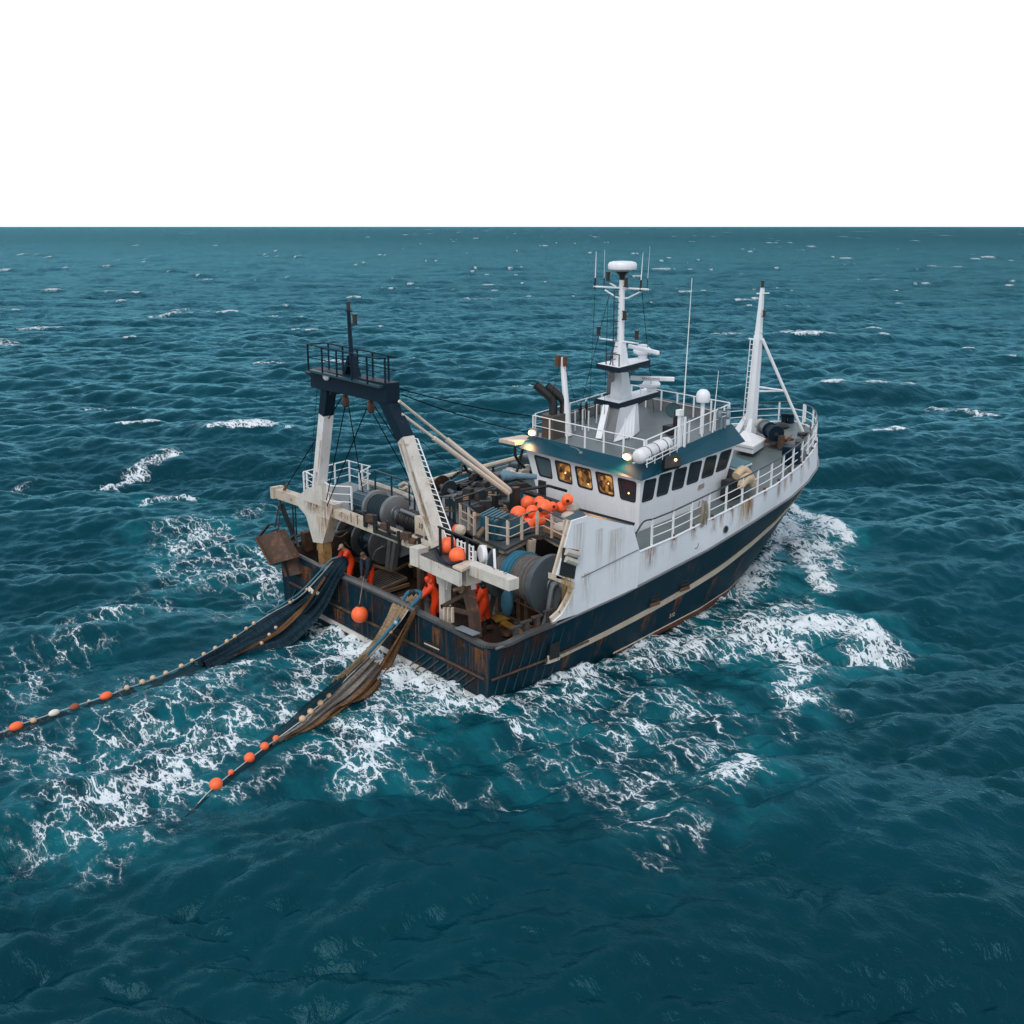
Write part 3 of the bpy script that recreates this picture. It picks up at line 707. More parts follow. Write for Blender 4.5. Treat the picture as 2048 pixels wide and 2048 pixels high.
# ------------------------------------------------------------------ decks
mb = MB(); mb.poly([V(.15, -5.8, 1.3), V(9.4, -5.3, 1.3), V(9.4, 6.9, 1.3), V(.15, 7.45, 1.3)], .08); part(mb, 'working_deck', WETDECK)
mb = MB(); rows = [[], [], []]
for i in range(41):
    q = i / 40 * .992; a = span(S_DK, q); b = span(P_DK, max(q, .19)); a = a + V(0, .06, -.05); b = b + V(0, -.06, -.05)
    rows[0].append(a); rows[1].append(V((a.x + b.x) / 2, (a.y + b.y) / 2, (a.z + b.z) / 2 + .04)); rows[2].append(b)
mb.grid(rows); part(mb, 'foredeck', DECK, smooth=True)
mb = MB()     # margin bar round the deck edge
ed = [span(S_DK, i / 60) + V(0, 0, .03) for i in range(61)] + [span(P_DK, i / 60) + V(0, 0, .03) for i in range(60, -1, -1)]
mb.tube(ed, .045, 6); part(mb, 'deck_edge', WHITE)
# front wall of the well (under the boat deck)
mb = MB(); mb.poly([V(9.35, -5.3, 1.3), V(9.35, 6.9, 1.3), V(9.35, 7.75, 3.6), V(9.35, -6.1, 4.25)], .06, (1, 0, 0)); part(mb, 'well_bulkhead', mat('bulkhead_dark', (.03, .03, .03), .6, rust=.5, dirt=.6))
# big white side shelter with curved after edge, and its inner box
Y0 = -6.36
P2 = lambda px, py: (lambda p: V(p.x, Y0, p.z))(W(px, py, y=Y0))
out_ = [P2(1107, 1244), P2(1124, 1229), P2(1138, 1205), P2(1146, 1188), P2(1150, 1166), P2(1128, 1160), P2(1112, 1156), P2(1117, 1140), P2(1128, 1100), P2(1144, 1042), P2(1176, 1032), P2(1266, 1052), P2(1281, 1108)]
low = [V(7.45, Y0 + .04, curve(S_WB)(7.45, 2)), V(6, Y0 + .06, curve(S_WB)(6, 2)), V(4.5, Y0 + .07, curve(S_WB)(4.5, 2))]
mb = MB(); mb.poly(out_ + low, .09, (0, 1, 0)); sh = part(mb, 'side_shelter', WHITE)
a, b_, c_ = P2(1144, 1042), P2(1176, 1032), P2(1266, 1052)
mb = MB(); e1, e2 = W(1160, 1020, y=-5.7), W(1267, 1048, y=-5.9)
mb.add([a + V(0, .1, 0), b_ + V(0, .1, 0), c_ + V(0, .1, 0), e2, e1, a + V(.1, .5, 0)], [(0, 1, 4, 5), (1, 2, 3, 4)]); part(mb, 'shelter_coaming', mat('coaming_teal', (.004, .04, .06), .45, dirt=.4, rust=.1), sh)
mb = MB(); mb.bar(e1, e2, .12, .12); part(mb, 'coaming_lip', DARK, sh)
mb = MB()
for (p, q) in zip([P2(1107, 1244), P2(1124, 1229), P2(1138, 1205), P2(1146, 1188)], [P2(1124, 1229), P2(1138, 1205), P2(1146, 1188), P2(1150, 1166)]): mb.bar(p + V(0, .12, 0), q + V(0, .12, 0), .34, .1, (0, 1, 0))
mb.bar(P2(1144, 1042) + V(0, .1, 0), P2(1113, 1152) + V(0, .1, 0), .26, .09, (0, 1, 0))
part(mb, 'shelter_edge_flange', CREAM, sh)
mb = MB(); mb.poly([P2(1108, 1148), P2(1150, 1166), P2(1150, 1178), P2(1108, 1160)], .3, (0, 1, 0)); part(mb, 'shelter_step', CREAM, sh)
w = [P2(1127, 1095), P2(1157, 1100), P2(1148, 1158), P2(1118, 1150)]
mb = MB(); mb.poly([q + V(0, -.02, 0) for q in w], .05, (0, 1, 0)); wn_ = part(mb, 'shelter_opening', DARK, sh)
mb = MB(); mb.tube([w[0] + V(.05, -.05, -.15), w[1] + V(-.1, -.05, -.15)], .13, 8); mb.tube([w[0] + V(.05, -.05, -.42), w[1] + V(-.15, -.05, -.45)], .13, 8); part(mb, 'stowed_bundle', SACK, sh)
mb = MB(); x0 = V(3.4, -6.2, 3.4)       # seam across the panel
mb.bar(V(4.3, Y0 - .012, 4.0), V(7.4, Y0 - .012, 4.45), .015, .03); part(mb, 'panel_seam', STEEL, sh)

RUNF = stain_mat('run_faint', (.34, .22, .12), .38)
for (a, b), (c, d), m_ in (((1120, 1150), (1150, 1240), RUNY), ((1146, 1050), (1172, 1150), RUNF), ((1215, 1062), (1250, 1190), RUNF), ((1160, 1150), (1185, 1210), RUNF), ((1190, 1060), (1208, 1150), RUNF)):
    stain([[V(lerp(P2(a, b).x, P2(c, b).x, j / 6), Y0 - .006, lerp(P2(a, b).z, P2(a, d).z, i / 6)) for j in range(7)] for i in range(7)], m_, sh)

# ------------------------------------------------------------------ wheelhouse
A0, A1 = W(1273, 1076, y=-4.5), W(1283, 958, y=-4.72)               # starboard after corner, foot and head
D0, D1 = W(1440, 999, y=-4.4), W(1471, 888, y=-4.66)                # starboard fore corner
B1 = W(1052, 897, z=6.75)
C1 = V(19.3, 4.9, 7.3); C0 = V(18.6, 4.7, 5.1)
A0 = V(A0.x, A0.y, A0.z)
def plane_of(a, b, c): n_ = (b - a).cross(c - a).normalized(); return (a, n_ if n_.dot(CAM - a) > 0 else -n_)
PL_AFT = plane_of(A0, A1, B1); PL_ST = plane_of(A0, A1, D1)
B0 = W(1077, 992, plane=PL_AFT); D0 = W(1441, 999, plane=PL_ST); C0 = V(18.2, 4.4, 5.1)
mb = MB(); mb.add([A0, D0, C0, B0, A1, D1, C1, B1], [(0, 1, 5, 4), (1, 2, 6, 5), (2, 3, 7, 6), (3, 0, 4, 7), (4, 5, 6, 7)])
house = part(mb, 'wheelhouse', WHITE)
def plane_of(a, b, c): n_ = (b - a).cross(c - a).normalized(); return (a, n_ if n_.dot(CAM - a) > 0 else -n_)
PL_AFT = plane_of(A0, A1, B1); PL_ST = plane_of(A0, A1, D1)
# windows: rounded frames, recessed glass
GLASSW = bpy.data.materials.new('lit_window_glass'); GLASSW.use_nodes = True
def lit_glass(m, warm):
    nt = m.node_tree; n, l = nt.nodes, nt.links; b = n['Principled BSDF']; tc = n.new('ShaderNodeTexCoord')
    vo = n.new('ShaderNodeTexVoronoi'); vo.feature = 'SMOOTH_F1'; vo.inputs['Smoothness'].default_value = .35; vo.inputs['Scale'].default_value = 4.2; l.new(tc.outputs['Object'], vo.inputs['Vector'])
    ns = n.new('ShaderNodeTexNoise'); ns.inputs['Scale'].default_value = 2.1; l.new(tc.outputs['Object'], ns.inputs['Vector'])
    rp = n.new('ShaderNodeValToRGB'); e = rp.color_ramp.elements; e[0].position = .34; e[0].color = (.03, .014, .005, 1); e[1].position = .74; e[1].color = (.85, .42, .10, 1)
    k = rp.color_ramp.elements.new(.52); k.color = (.20, .085, .022, 1)
    mxx = n.new('ShaderNodeMix'); mxx.data_type = 'RGBA'; mxx.inputs[0].default_value = .5; l.new(ns.outputs[1], mxx.inputs[6]); l.new(vo.outputs['Color'], mxx.inputs[7])
    l.new(mxx.outputs[2], rp.inputs[0])
    b.inputs['Base Color'].default_value = (.01, .012, .014, 1); b.inputs['Roughness'].default_value = .08
    l.new(rp.outputs[0], b.inputs['Emission Color']); b.inputs['Emission Strength'].default_value = warm
lit_glass(GLASSW, .75)
GLASSD = mat('dim_window_glass', (.018, .028, .036), .22, dirt=.8, bump=0, spec=.4)
GLASSG = mat('grey_window_glass', (.085, .12, .135), .1, dirt=.5, bump=0, spec=.8)
FRAME = mat('window_rubber', (.006, .012, .018), .35, bump=0)
def rounded(c4, rr=.16, n=5):
    out = []
    for i in range(4):
        p, a, b = c4[i], c4[i - 1], c4[(i + 1) % 4]
        pa = p + (a - p) * rr * min(1, .9); pb = p + (b - p) * rr * min(1, 1.1)
        for k in range(n + 1): t = k / n; out.append(pa * (1 - t) ** 2 + p * 2 * t * (1 - t) + pb * t * t)
    return out
def window(cs, PL, glass, inset_dir, label=None):
    c4 = [W(px_, py_, plane=(PL[0] + PL[1] * .02, PL[1])) for px_, py_ in cs]
    ctr = sum(c4, Vector()) / 4
    o_ = rounded(c4); sh_ = [ctr + (q - ctr) * .86 for q in o_]
    off = (c4[1] - c4[0]).normalized() * .035 * inset_dir
    g_ = [ctr + (q - ctr) * .82 + off - PL[1] * .012 for q in o_]
    n_ = len(o_); m_ = MB()
    bk = [q - PL[1] * .018 for q in o_]
    m_.add(o_ + [q + off for q in sh_] + g_, [(i, (i + 1) % n_, n_ + (i + 1) % n_, n_ + i) for i in range(n_)] + [(n_ + i, n_ + (i + 1) % n_, 2 * n_ + (i + 1) % n_, 2 * n_ + i) for i in range(n_)])
    m_.add(o_ + bk, [(i, (i + 1) % n_, n_ + (i + 1) % n_, n_ + i) for i in range(n_)])
    f_ = part(m_, 'window', FRAME, house)
    f_['label'] = label or 'dark window'
    return f_, g_
def z2(L, ox, oy, k=6.0375): return [(ox + a / k, oy + b / k) for a, b in L]
AFTW = [([(525, 535), (722, 590), (757, 838), (592, 795)], 0, GLASSG), ([(775, 598), (968, 652), (997, 908), (822, 855)], 1, GLASSW), ([(1017, 670), (1212, 716), (1243, 977), (1062, 925)], 1, GLASSW),
        ([(1265, 735), (1477, 790), (1503, 1055), (1312, 1000)], 1, GLASSW), ([(1535, 810), (1768, 872), (1755, 1125), (1572, 1075)], 2, GLASSD)]
for L, k, g in AFTW:
    f_, g_ = window(z2(L, 980, 820), PL_AFT, g, 1, 'warm lit window' if k == 1 else 'dark window')
    wp = MB().poly(g_, .01, -PL_AFT[1]).build('glass', g, house)
    if k:
        for a in range(1):
            c_ = sum(g_, Vector()) / len(g_) + V(0, rng.uniform(-.28, .28), rng.uniform(-.25, .2)) + PL_AFT[1] * .0
            MB().ball(c_, (.02, .04, .04), 8).build('cabin_lamp', mat('cabin_lamp', (1, .7, .35), emit=((1, .62, .25), 4)), house)
STW = [[(785, 1215), (930, 1180), (880, 1440), (745, 1488)], [(965, 1148), (1118, 1105), (1060, 1375), (922, 1418)], [(1150, 1082), (1300, 1040), (1245, 1300), (1105, 1342)],
       [(1335, 1002), (1482, 966), (1425, 1225), (1283, 1275)], [(1525, 935), (1660, 900), (1608, 1150), (1462, 1198)], [(1705, 872), (1840, 825), (1765, 1070), (1635, 1122)]]
for L in STW:
    f_, g_ = window(z2(L, 1160, 760), PL_ST, GLASSD, -1.4, 'dark side window')
    MB().poly(g_, .01, -PL_ST[1]).build('glass', GLASSD, house)
# roof and visor
RA, RB, RC, RD = W(1288, 927, z=7.2), W(1060, 870, z=7.12), W(1262, 806, z=7.65), W(1464, 848, z=7.8)
VA = W(1283, 962, y=-4.93); VB = W(1038, 895.5, x=VA.x + .15); VD = W(1491, 883, y=-4.93)
VC = RC + V(.6, .5, -.55)
mb = MB(); mb.add([VA, VB, RB, RA], [(0, 1, 2, 3)]).add([VA, RA, RD, VD], [(0, 1, 2, 3)]).add([VD, RD, RC, VC], [(0, 1, 2, 3)]).add([VC, RC, RB, VB], [(0, 1, 2, 3)])
hA, hB, hC, hD = [q + V(0, 0, .0) for q in (A1, B1, C1, D1)]
mb.add([VA, VD, VC, VB, hA, hD, hC, hB], [(0, 1, 5, 4), (1, 2, 6, 5), (2, 3, 7, 6), (3, 0, 4, 7)])
part(mb, 'roof_visor', TEAL, house)
mb = MB(); mb.add([q + V(0, 0, -.02) for q in (RA, RD, RC, RB)], [(0, 1, 2, 3)]); part(mb, 'monkey_island', DECK, house)
def roof(px_, py_): return W(px_, py_, plane=plane_of(RA + V(0, 0, -.02), RB + V(0, 0, -.02), RD + V(0, 0, -.02)))
# inner bulwark along port and forward edges
mb = MB()
for a, b in ((RB.lerp(RC, .12), RC), (RC, RD.lerp(RC, .04))): mb.bar(a + V(0, 0, .26), b + V(0, 0, .26), .06, .56)
part(mb, 'roof_bulwark', mat('bulwark_grey', (.16, .17, .18), .5, dirt=.5, rust=.1), house)
inn = lambda p, k=.03: p.lerp((RA + RC) / 2, k)
rail('roof_railing', [inn(RB), inn(RA)], .92, 7, 1, parent=house)
rail('roof_railing', [inn(RA, .034) + V(.12, 0, 0), inn(RD, .034) - V(.12, 0, 0)], .9, 7, 1, parent=house)
rail('roof_railing', [inn(RB, .036) + V(.1, 0, 0), inn(RC, .036), inn(RD, .036)], .98, 13, 1, parent=house)
text('M.S. 17', .09, W(1402, 973, plane=(PL_ST[0] + PL_ST[1] * .05, PL_ST[1])), D0 - A0, V(0, 0, 1), INK, 'plate_lettering', house) if False else None
c4 = [W(a, b, plane=(PL_ST[0] + PL_ST[1] * .03, PL_ST[1])) for a, b in ((1398, 971), (1409, 966), (1408, 975), (1396, 981))]
mb = MB().poly(c4, .03, -PL_ST[1]); part(mb, 'name_plate', mat('plate_pinkish', (.34, .28, .26), .5, dirt=.6), house)
mb = MB(); q = [W(1280, 965, plane=(PL_ST[0] + PL_ST[1] * .02, PL_ST[1])), W(1276, 1068, plane=(PL_ST[0] + PL_ST[1] * .02, PL_ST[1]))]
mb.tube(q, .03, 6); part(mb, 'corner_pipe', RAILW, house)
# floodlights (lit) and their lamps
LAMP = mat('floodlight_glow', (1, .8, .5), emit=((1, .60, .28), 8), bump=0)
for (px_, py_, pr_) in ((1063, 866, RB), (1253, 914, RA)):
    p = W(px_, py_, plane=(RA.lerp(RB, .5) + V(-.32, 0, .12), PL_AFT[1]))
    fl = MB().box(p + V(.14, 0, .02), (.16, .5, .32)).bar(p + V(.2, 0, 0), p + V(.42, 0, -.05), .06).build('floodlight', STEEL, house)
    MB().ball(p, (.05, .21, .125), 16).build('bulb', LAMP, house)
    ld = bpy.data.lights.new('floodlight_beam', 'SPOT'); ld.energy = 170; ld.color = (1, .48, .20); ld.spot_size = R(150); ld.spot_blend = 1; ld.shadow_soft_size = .18
    lo = bpy.data.objects.new('floodlight_beam', ld); col.objects.link(lo); lo.location = p + V(-.2, 0, 0); lo.rotation_euler = (V(.75, 0, .66)).to_track_quat('Z', 'Y').to_euler()
# black square lamp box on the starboard visor
PLV = plane_of(RA, VA, VD)
c4 = [W(a, b, plane=(PLV[0] + PLV[1] * .18, PLV[1])) for a, b in ((1331, 912), (1361, 909), (1363, 931), (1329, 937))]
bx_ = MB().poly(c4, .22, -PLV[1]).build('deck_lamp_box', BLACK, house)
q = sum(c4, Vector()) / 4 + PLV[1] * .06
MB().ball(q + V(.12, 0, -.0), .06, 8).build('deck_lamp_bulb', mat('cabin_lamp', (1, .7, .35)), house)
# hook chain on the after visor
PA2 = plane_of(VA, VB, RA); mb = MB()
mb.tube([W(a, b, plane=(PA2[0] + PA2[1] * .06, PA2[1])) for a, b in ((1141, 893), (1153, 897), (1160, 903))], .03, 5); mb.ball(W(1162, 906, plane=(PA2[0] + PA2[1] * .1, PA2[1])), .09, 8)
part(mb, 'visor_hook', STEEL, house)
# port bridge wing awning and bracket
mb = MB(); mb.box(W(1038, 880, y=B1.y + .9), (1.5, 1.1, .16)); part(mb, 'wing_shelf', CREAM, house)
mb = MB(); p = W(1030, 888, y=B1.y + .9); mb.tube(smooth_path([p, p + V(.05, 0, -.6), p + V(.6, 0, -1.2)], 5), .07, 6); mb.tube([W(1046, 896, y=3.6), W(1036, 935, y=3.7), W(1030, 955, y=3.7)], .07, 6); part(mb, 'wing_bracket', DARK, house)
# ------------------------------------------------------------------ stern gantry
GX = 1.0
G = lambda px_, py_, x=GX: W(px_, py_, x=x)
mb = MB()
def leg(pts, w, d, m_=mb):
    for a, b in zip(pts[:-1], pts[1:]): m_.bar(a, b, d, w, (1, 0, 0))
# navy head: two leg tops, cross beam, haunches, walkway
mb = MB()
mb.bar(G(652, 829), G(659, 766), .44, .47, (1, 0, 0)); mb.bar(G(811, 877), G(768, 786), .47, .52, (1, 0, 0))
mb.bar(G(634, 754), G(786, 786), .78, .62, (1, 0, 0))
def web(pts, m_, x=GX, th=.5): m_.poly([G(a, b, x) + V(-th / 2, 0, 0) for a, b in pts], th, (1, 0, 0))
web([(617, 742), (660, 752), (650, 770), (643, 762)], mb); web([(668, 790), (672, 770), (692, 768), (682, 775)], mb)
web([(724, 776), (768, 784), (790, 830), (762, 800), (745, 789)], mb)
gant = part(mb, 'gantry_head', NAVY)
NL, NR = G(617, 739, .45), G(757, 772, .45); FL, FR = NL + V(.85, 0, 0), NR + V(.85, 0, 0)
mb = MB(); mb.poly([NL, NR, FR, FL], .09); part(mb, 'gantry_walkway', mat('walkway_navy', (.012, .05, .07), .4, dirt=.4), gant)
rail('gantry_railing', [NL, NR, FR, FL, NL + V(.02, .02, 0)], 1.02, 12, 1, .032, NAVY, parent=gant, pr=.028)
mb = MB(); a = G(703, 712); b = G(697, 622)
mb.bar(G(690, 760), a, .16, .3, (1, 0, 0)); mb.bar(G(718, 765), a, .16, .3, (1, 0, 0)); mb.tube([a + V(0, 0, -.3), b], .1, 8, r2=.075)
mb.bar(G(704, 651), G(712, 649), .05, .04); mb.bar(b - V(0, .22, 0), b + V(0, .22, 0), .05, .05); part(mb, 'gantry_mast', NAVY, gant)
def lightbox(p, parent, s=1.0, name='signal_lamp', m=None):
    return MB().lathe(p, (0, 0, 1), [(0, .13 * s), (.05 * s, .13 * s), (.06 * s, .09 * s), (.36 * s, .09 * s), (.37 * s, .12 * s), (.42 * s, .12 * s)], 10).build(name, m or mat('lamp_housing', (.014, .010, .010), .4, rust=.12), parent)
lightbox(G(710, 650), gant); lightbox(b + V(0, 0, .03), gant, .8, m=DARK)
# white lower legs
def boxleg(a, b, w, d, name='gantry_leg', m=WHITE_R):
    return part(MB().bar(a, b, d, w, (1, 0, 0)), name, m)
lp = boxleg(G(652.5, 828), G(637, 990), .46, .42, m=mat('leg_white', (.66, .66, .66), .5, rust=.22, dirt=.35, streak=.7, scale=1.1))
ls = boxleg(G(811, 876), G(879, 1092), .50, .46, m=WHITE_R)
mb = MB()      # ladder up the forward face of the starboard leg
for o in (-.06, .42):  mb.tube([G(811, 876) + V(.22, -.05 - o, 0), G(884, 1080) + V(.22, -.07 - o, 0)], .025, 5)
for i in range(19):
    p = G(811, 876).lerp(G(884, 1080), i / 18) + V(.22, -.06, 0); mb.tube([p + V(0, .06, 0), p + V(0, -.44, 0)], .018, 4)
    q = G(811, 876).lerp(G(879, 1092), i / 18); mb.bar(q + V(-.23, -.235, 0), q + V(.2, -.235, 0), .015, .03)
part(mb, 'gantry_ladder', RAILW, ls)
# Y junction, posts and cross beam
mb = MB(); web([(623, 975), (653, 968), (655, 1000), (676, 1008), (668, 1040), (655, 1085), (636, 1082), (622, 1030), (604, 1008), (600, 998)], mb)
part(mb, 'gantry_knee', WHITE_R, lp)
mb = MB(); mb.bar(G(648, 1075), G(653, 1150), .42, .42, (1, 0, 0)); mb.bar(G(634, 1045) , G(637, 1100), .1, .1); part(mb, 'gantry_post', mat('post_stained', (.38, .24, .10), .55, rust=.75, dirt=.6, streak=.9, scale=1.6), lp)
mb = MB(); a, b = G(555, 985), G(618, 1006); mb.bar(a, b, .42, .42, (1, 0, 0)); mb.bar(a + V(0, .15, .02), a - V(0, .12, -.02), .52, .56, (1, 0, 0))
mb.bar(G(656, 1018), G(866, 1100), .38, .40, (1, 0, 0)); beam = part(mb, 'cross_beam', mat('beam_cream_rusty', (.52, .45, .36), .55, rust=.5, dirt=.5, streak=1, scale=1.4))
mb = MB()
for i in (1, 4, 5, 8, 11, 12, 14): p = G(662, 1014).lerp(G(860, 1092), i / 15); mb.bar(p + V(-.21, 0, .2), p + V(-.21, 0, -.19), .02, .03)
each(mb, 'beam_stiffener', RUST, beam)
def leg_run(a, b, dx, w, y0, y1, t0, t1, m, par):
    stain([[a.lerp(b, lerp(t0, t1, i / 8)) + V(dx, w * lerp(y0, y1, j / 5), 0) for j in range(6)] for i in range(9)], m, par)
la, lb = G(811, 876), G(879, 1092)
for y0, y1, t0, t1, m_ in ((-.48, -.05, .02, .5, RUN), (-.48, .0, .3, .85, RUN), (-.49, -.2, .0, .95, RUND), (-.48, .1, .6, 1.0, RUNY), (.1, .45, .05, .35, RUN), (-.2, .3, .72, 1.0, RUN)): leg_run(la, lb, -.256, .46, y0, y1, t0, t1, m_, ls)
pa, pb = G(652.5, 828), G(637, 990)
for y0, y1, t0, t1, m_ in ((-.48, -.1, .3, 1.0, RUNY), (-.4, .2, .7, 1.0, RUN)): leg_run(pa, pb, -.236, .42, y0, y1, t0, t1, m_, lp)
for (x0_, y0_), (x1_, y1_), m_ in (((612, 1002), (650, 1040), RUNY), ((630, 1030), (664, 1084), RUNY), ((640, 1000), (672, 1070), RUN), ((606, 1000), (640, 1030), RUN)):
    q0, q1 = G(x0_, y0_, GX - .256), G(x1_, y1_, GX - .256); stain([[V(GX - .256, lerp(q0.y, q1.y, j / 5), lerp(q0.z, q1.z, i / 5)) for j in range(6)] for i in range(6)], m_, lp)
mb = MB()
for a_, b_, w_ in (((730, 1022), (731, 1054), .16), ((750, 1030), (751, 1066), .2), ((775, 1042), (778, 1075), .14), ((797, 1062), (799, 1090), .1), ((838, 1075), (840, 1105), .1)): mb.bar(G(*a_, .74), G(*b_, .74), w_, .1)
mb.bar(G(728, 1040, .72), G(790, 1066, .72), .1, .1); mb.bar(G(752, 1062, .72), G(800, 1080, .72), .16, .1)
each(mb, 'winch_strap', DARK)
mb = MB()
for px_, py_, d_ in ((742, 1036, .2), (770, 1052, .16), (812, 1072, .2), (826, 1082, .14)): mb.box(G(px_, py_, .72), (.22, d_ * 2, d_ * 1.4), rz=.3)
each(mb, 'beam_clamp', BROWN)
# starboard platform, column, end box, outrigger arm
mb = MB(); z_ = 4.75
pl = [W(837, 1106, z=z_), W(868, 1090, z=z_), W(952, 1127, z=z_), W(921, 1143, z=z_)]
mb.poly(pl, .07); sp = part(mb, 'gantry_platform', mat('platform_dark', (.05, .055, .06), .5, rust=.3, dirt=.6))
mb = MB(); mb.bar(pl[0] + V(0, 0, -.3), pl[3] + V(0, 0, -.3), .12, .5); mb.box(pl[0] + V(.1, .1, -.15), (.5, .5, .7)); part(mb, 'platform_beam', WHITE_R, sp)
mb = MB(); mb.poly([q + V(0, 0, .08) for q in (pl[2].lerp(pl[1], -.03), pl[3].lerp(pl[0], -.02), pl[3].lerp(pl[0], .18), pl[2].lerp(pl[1], .14))], .1); mb.box(G(934, 1150, .75) + V(0, 0, .05), (.7, .75, .62)); part(mb, 'fairlead_box', CREAM, sp)
mb = MB(); cc = G(889, 1130); mb.bar(V(cc.x, cc.y, 1.25), V(cc.x, cc.y, 4.5), .34, .30, (1, 0, 0)); web([(872, 1120), (910, 1142), (900, 1160), (898, 1180), (878, 1165)], mb, th=.2)
part(mb, 'gantry_column', WHITE_R, sp)
mb = MB(); cc = G(840, 1125, 2.2); mb.bar(V(cc.x, cc.y, 1.25), V(cc.x, cc.y, 4.3), .2, .2); part(mb, 'column_pipe', BROWN, sp)
mb = MB(); mb.bar(G(940, 1134, .7), G(1028, 1169, .7), .4, .46, (1, 0, 0)); arm = part(mb, 'outrigger_arm', WHITE_R)
mb = MB()
for i in range(8): q = G(985, 1148, .7).lerp(G(1020, 1161, .7), i / 7) + V(0, 0, .235); mb.box(q + V(rng.uniform(-.1, .1), 0, 0), (.09, .035, .012), rz=rng.uniform(-.5, .5))
part(mb, 'worn_lettering', INK, arm)
mb = MB(); mb.bar(G(942, 1150, .75), G(944, 1178, .75), .22, .22); part(mb, 'arm_bracket', mat('bracket_grey', (.36, .40, .44), .5, rust=.1, dirt=.4), arm)
# platform guard rails, ladder grid and white reel
p0, p1, p2, p3 = pl
mb = MB(); a = W(876, 1053, z=5.85); b = W(958, 1087, z=5.55); mb.bar(a, b, .07, .06)
for t in (.05, .35, .72): q = a.lerp(b, t); mb.bar(q, V(q.x, q.y, 4.7), .08)
part(mb, 'platform_rail', DARK, sp)
mb = MB()
for i in range(5): q = W(915, 1078, z=5.5).lerp(W(946, 1092, z=5.4), i / 4); mb.bar(q, q - V(0, 0, .9), .055)
for k in range(5): mb.tube([W(913, 1080, z=5.45) - V(0, 0, k * .2), W(948, 1095, z=5.35) - V(0, 0, k * .2)], .02, 5)
part(mb, 'platform_grid', RAILW, sp)
mb = MB(); q = W(966, 1108, z=5.0); mb.lathe(q + V(-.09, .05, 0), (1, -.35, 0), [(0, .3), (.04, .33), (.14, .33), (.18, .3)], 20); mb.bar(q + V(.1, 0, .3), q + V(.1, 0, -.75), .12, .08); mb.bar(q + V(-.2, .2, .1), q + V(-.2, .2, -.7), .07)
mb.bar(W(988, 1098, z=5.1), W(990, 1140, z=4.4), .09); part(mb, 'rope_reel', RAILW, sp)
mb = MB(); q = [W(902, 1112, z=4.8), W(870, 1108, z=4.8)]
mb.tube(smooth_path([W(874, 1100, z=4.84), W(878, 1115, z=4.84), W(898, 1128, z=4.84), W(925, 1120, z=4.84), W(905, 1098, z=4.84)], 6), .06, 6); part(mb, 'hose_loop', NAVY, sp)

# dark davit by the starboard column
mb = MB(); mb.bar(G(929, 1155, .6), G(948, 1228, .6), .34, .3, (1, 0, 0)); mb.bar(G(948, 1222, .6), G(952, 1275, .6), .3, .34, (1, 0, 0))
mb.bar(G(884, 1213, .6), G(928, 1190, .6), .12, .14); mb.bar(G(884, 1213, .6), G(945, 1228, .6), .12, .14); mb.bar(G(928, 1190, .6), G(945, 1228, .6), .1, .1)
part(mb, 'stern_davit', BROWN)
mb = MB(); mb.lathe(G(925, 1175, .5), (-1, 0, 0), [(0, .16), (.05, .2), (.12, .2), (.16, .1), (.4, .06)], 12); part(mb, 'davit_fairlead', TIMBER)
mb = MB()
for px_ in (889, 897, 905): mb.bar(G(px_, 1215, .5), G(px_, 1245, .5), .09)
each(mb, 'roller_guide', CREAM)
mb = MB(); mb.box(W(933, 1262, z=2.5) + V(.05, 0, 0), (.35, 1.0, .04)); part(mb, 'loose_panel', mat('panel_grey', (.2, .24, .28), .4, dirt=.3), trans)
# T bollards on the starboard quarter
for px_, py_ in ((1032, 1284), (1052, 1273), (1074, 1262), (1098, 1250)):
    q = W(px_, py_, y=-5.9); part(MB().box(q + V(0, 0, .25), (.17, .17, .66)).box(q + V(0, 0, .57), (.5, .12, .07)), 'mooring_bollard', mat('bollard_dark', (.05, .05, .05), .5, rust=.45, dirt=.6))

# ------------------------------------------------------------------ port outrigger platform
F = [W(a, b, z=5.0) for a, b in ((609, 988), (650, 976), (697, 963), (742, 976), (720, 990), (704, 1020), (664, 1018))]
mb = MB(); mb.poly([F[0], F[2], F[3], F[5], F[6]], .1); pp = part(mb, 'port_platform', DECK)
rail('platform_railing', [F[0], F[2], F[3], F[4]], 1.0, 7, 2, .03, parent=pp)
rail('platform_railing', [F[0] + V(.1, -.1, 0), F[6], F[5]], 1.0, 4, 2, .03, parent=pp)
mb = MB(); mb.bar(F[3] + V(0, 0, -.1), F[3] + V(0, 0, -2.2), .2); part(mb, 'platform_leg', CREAM, pp)
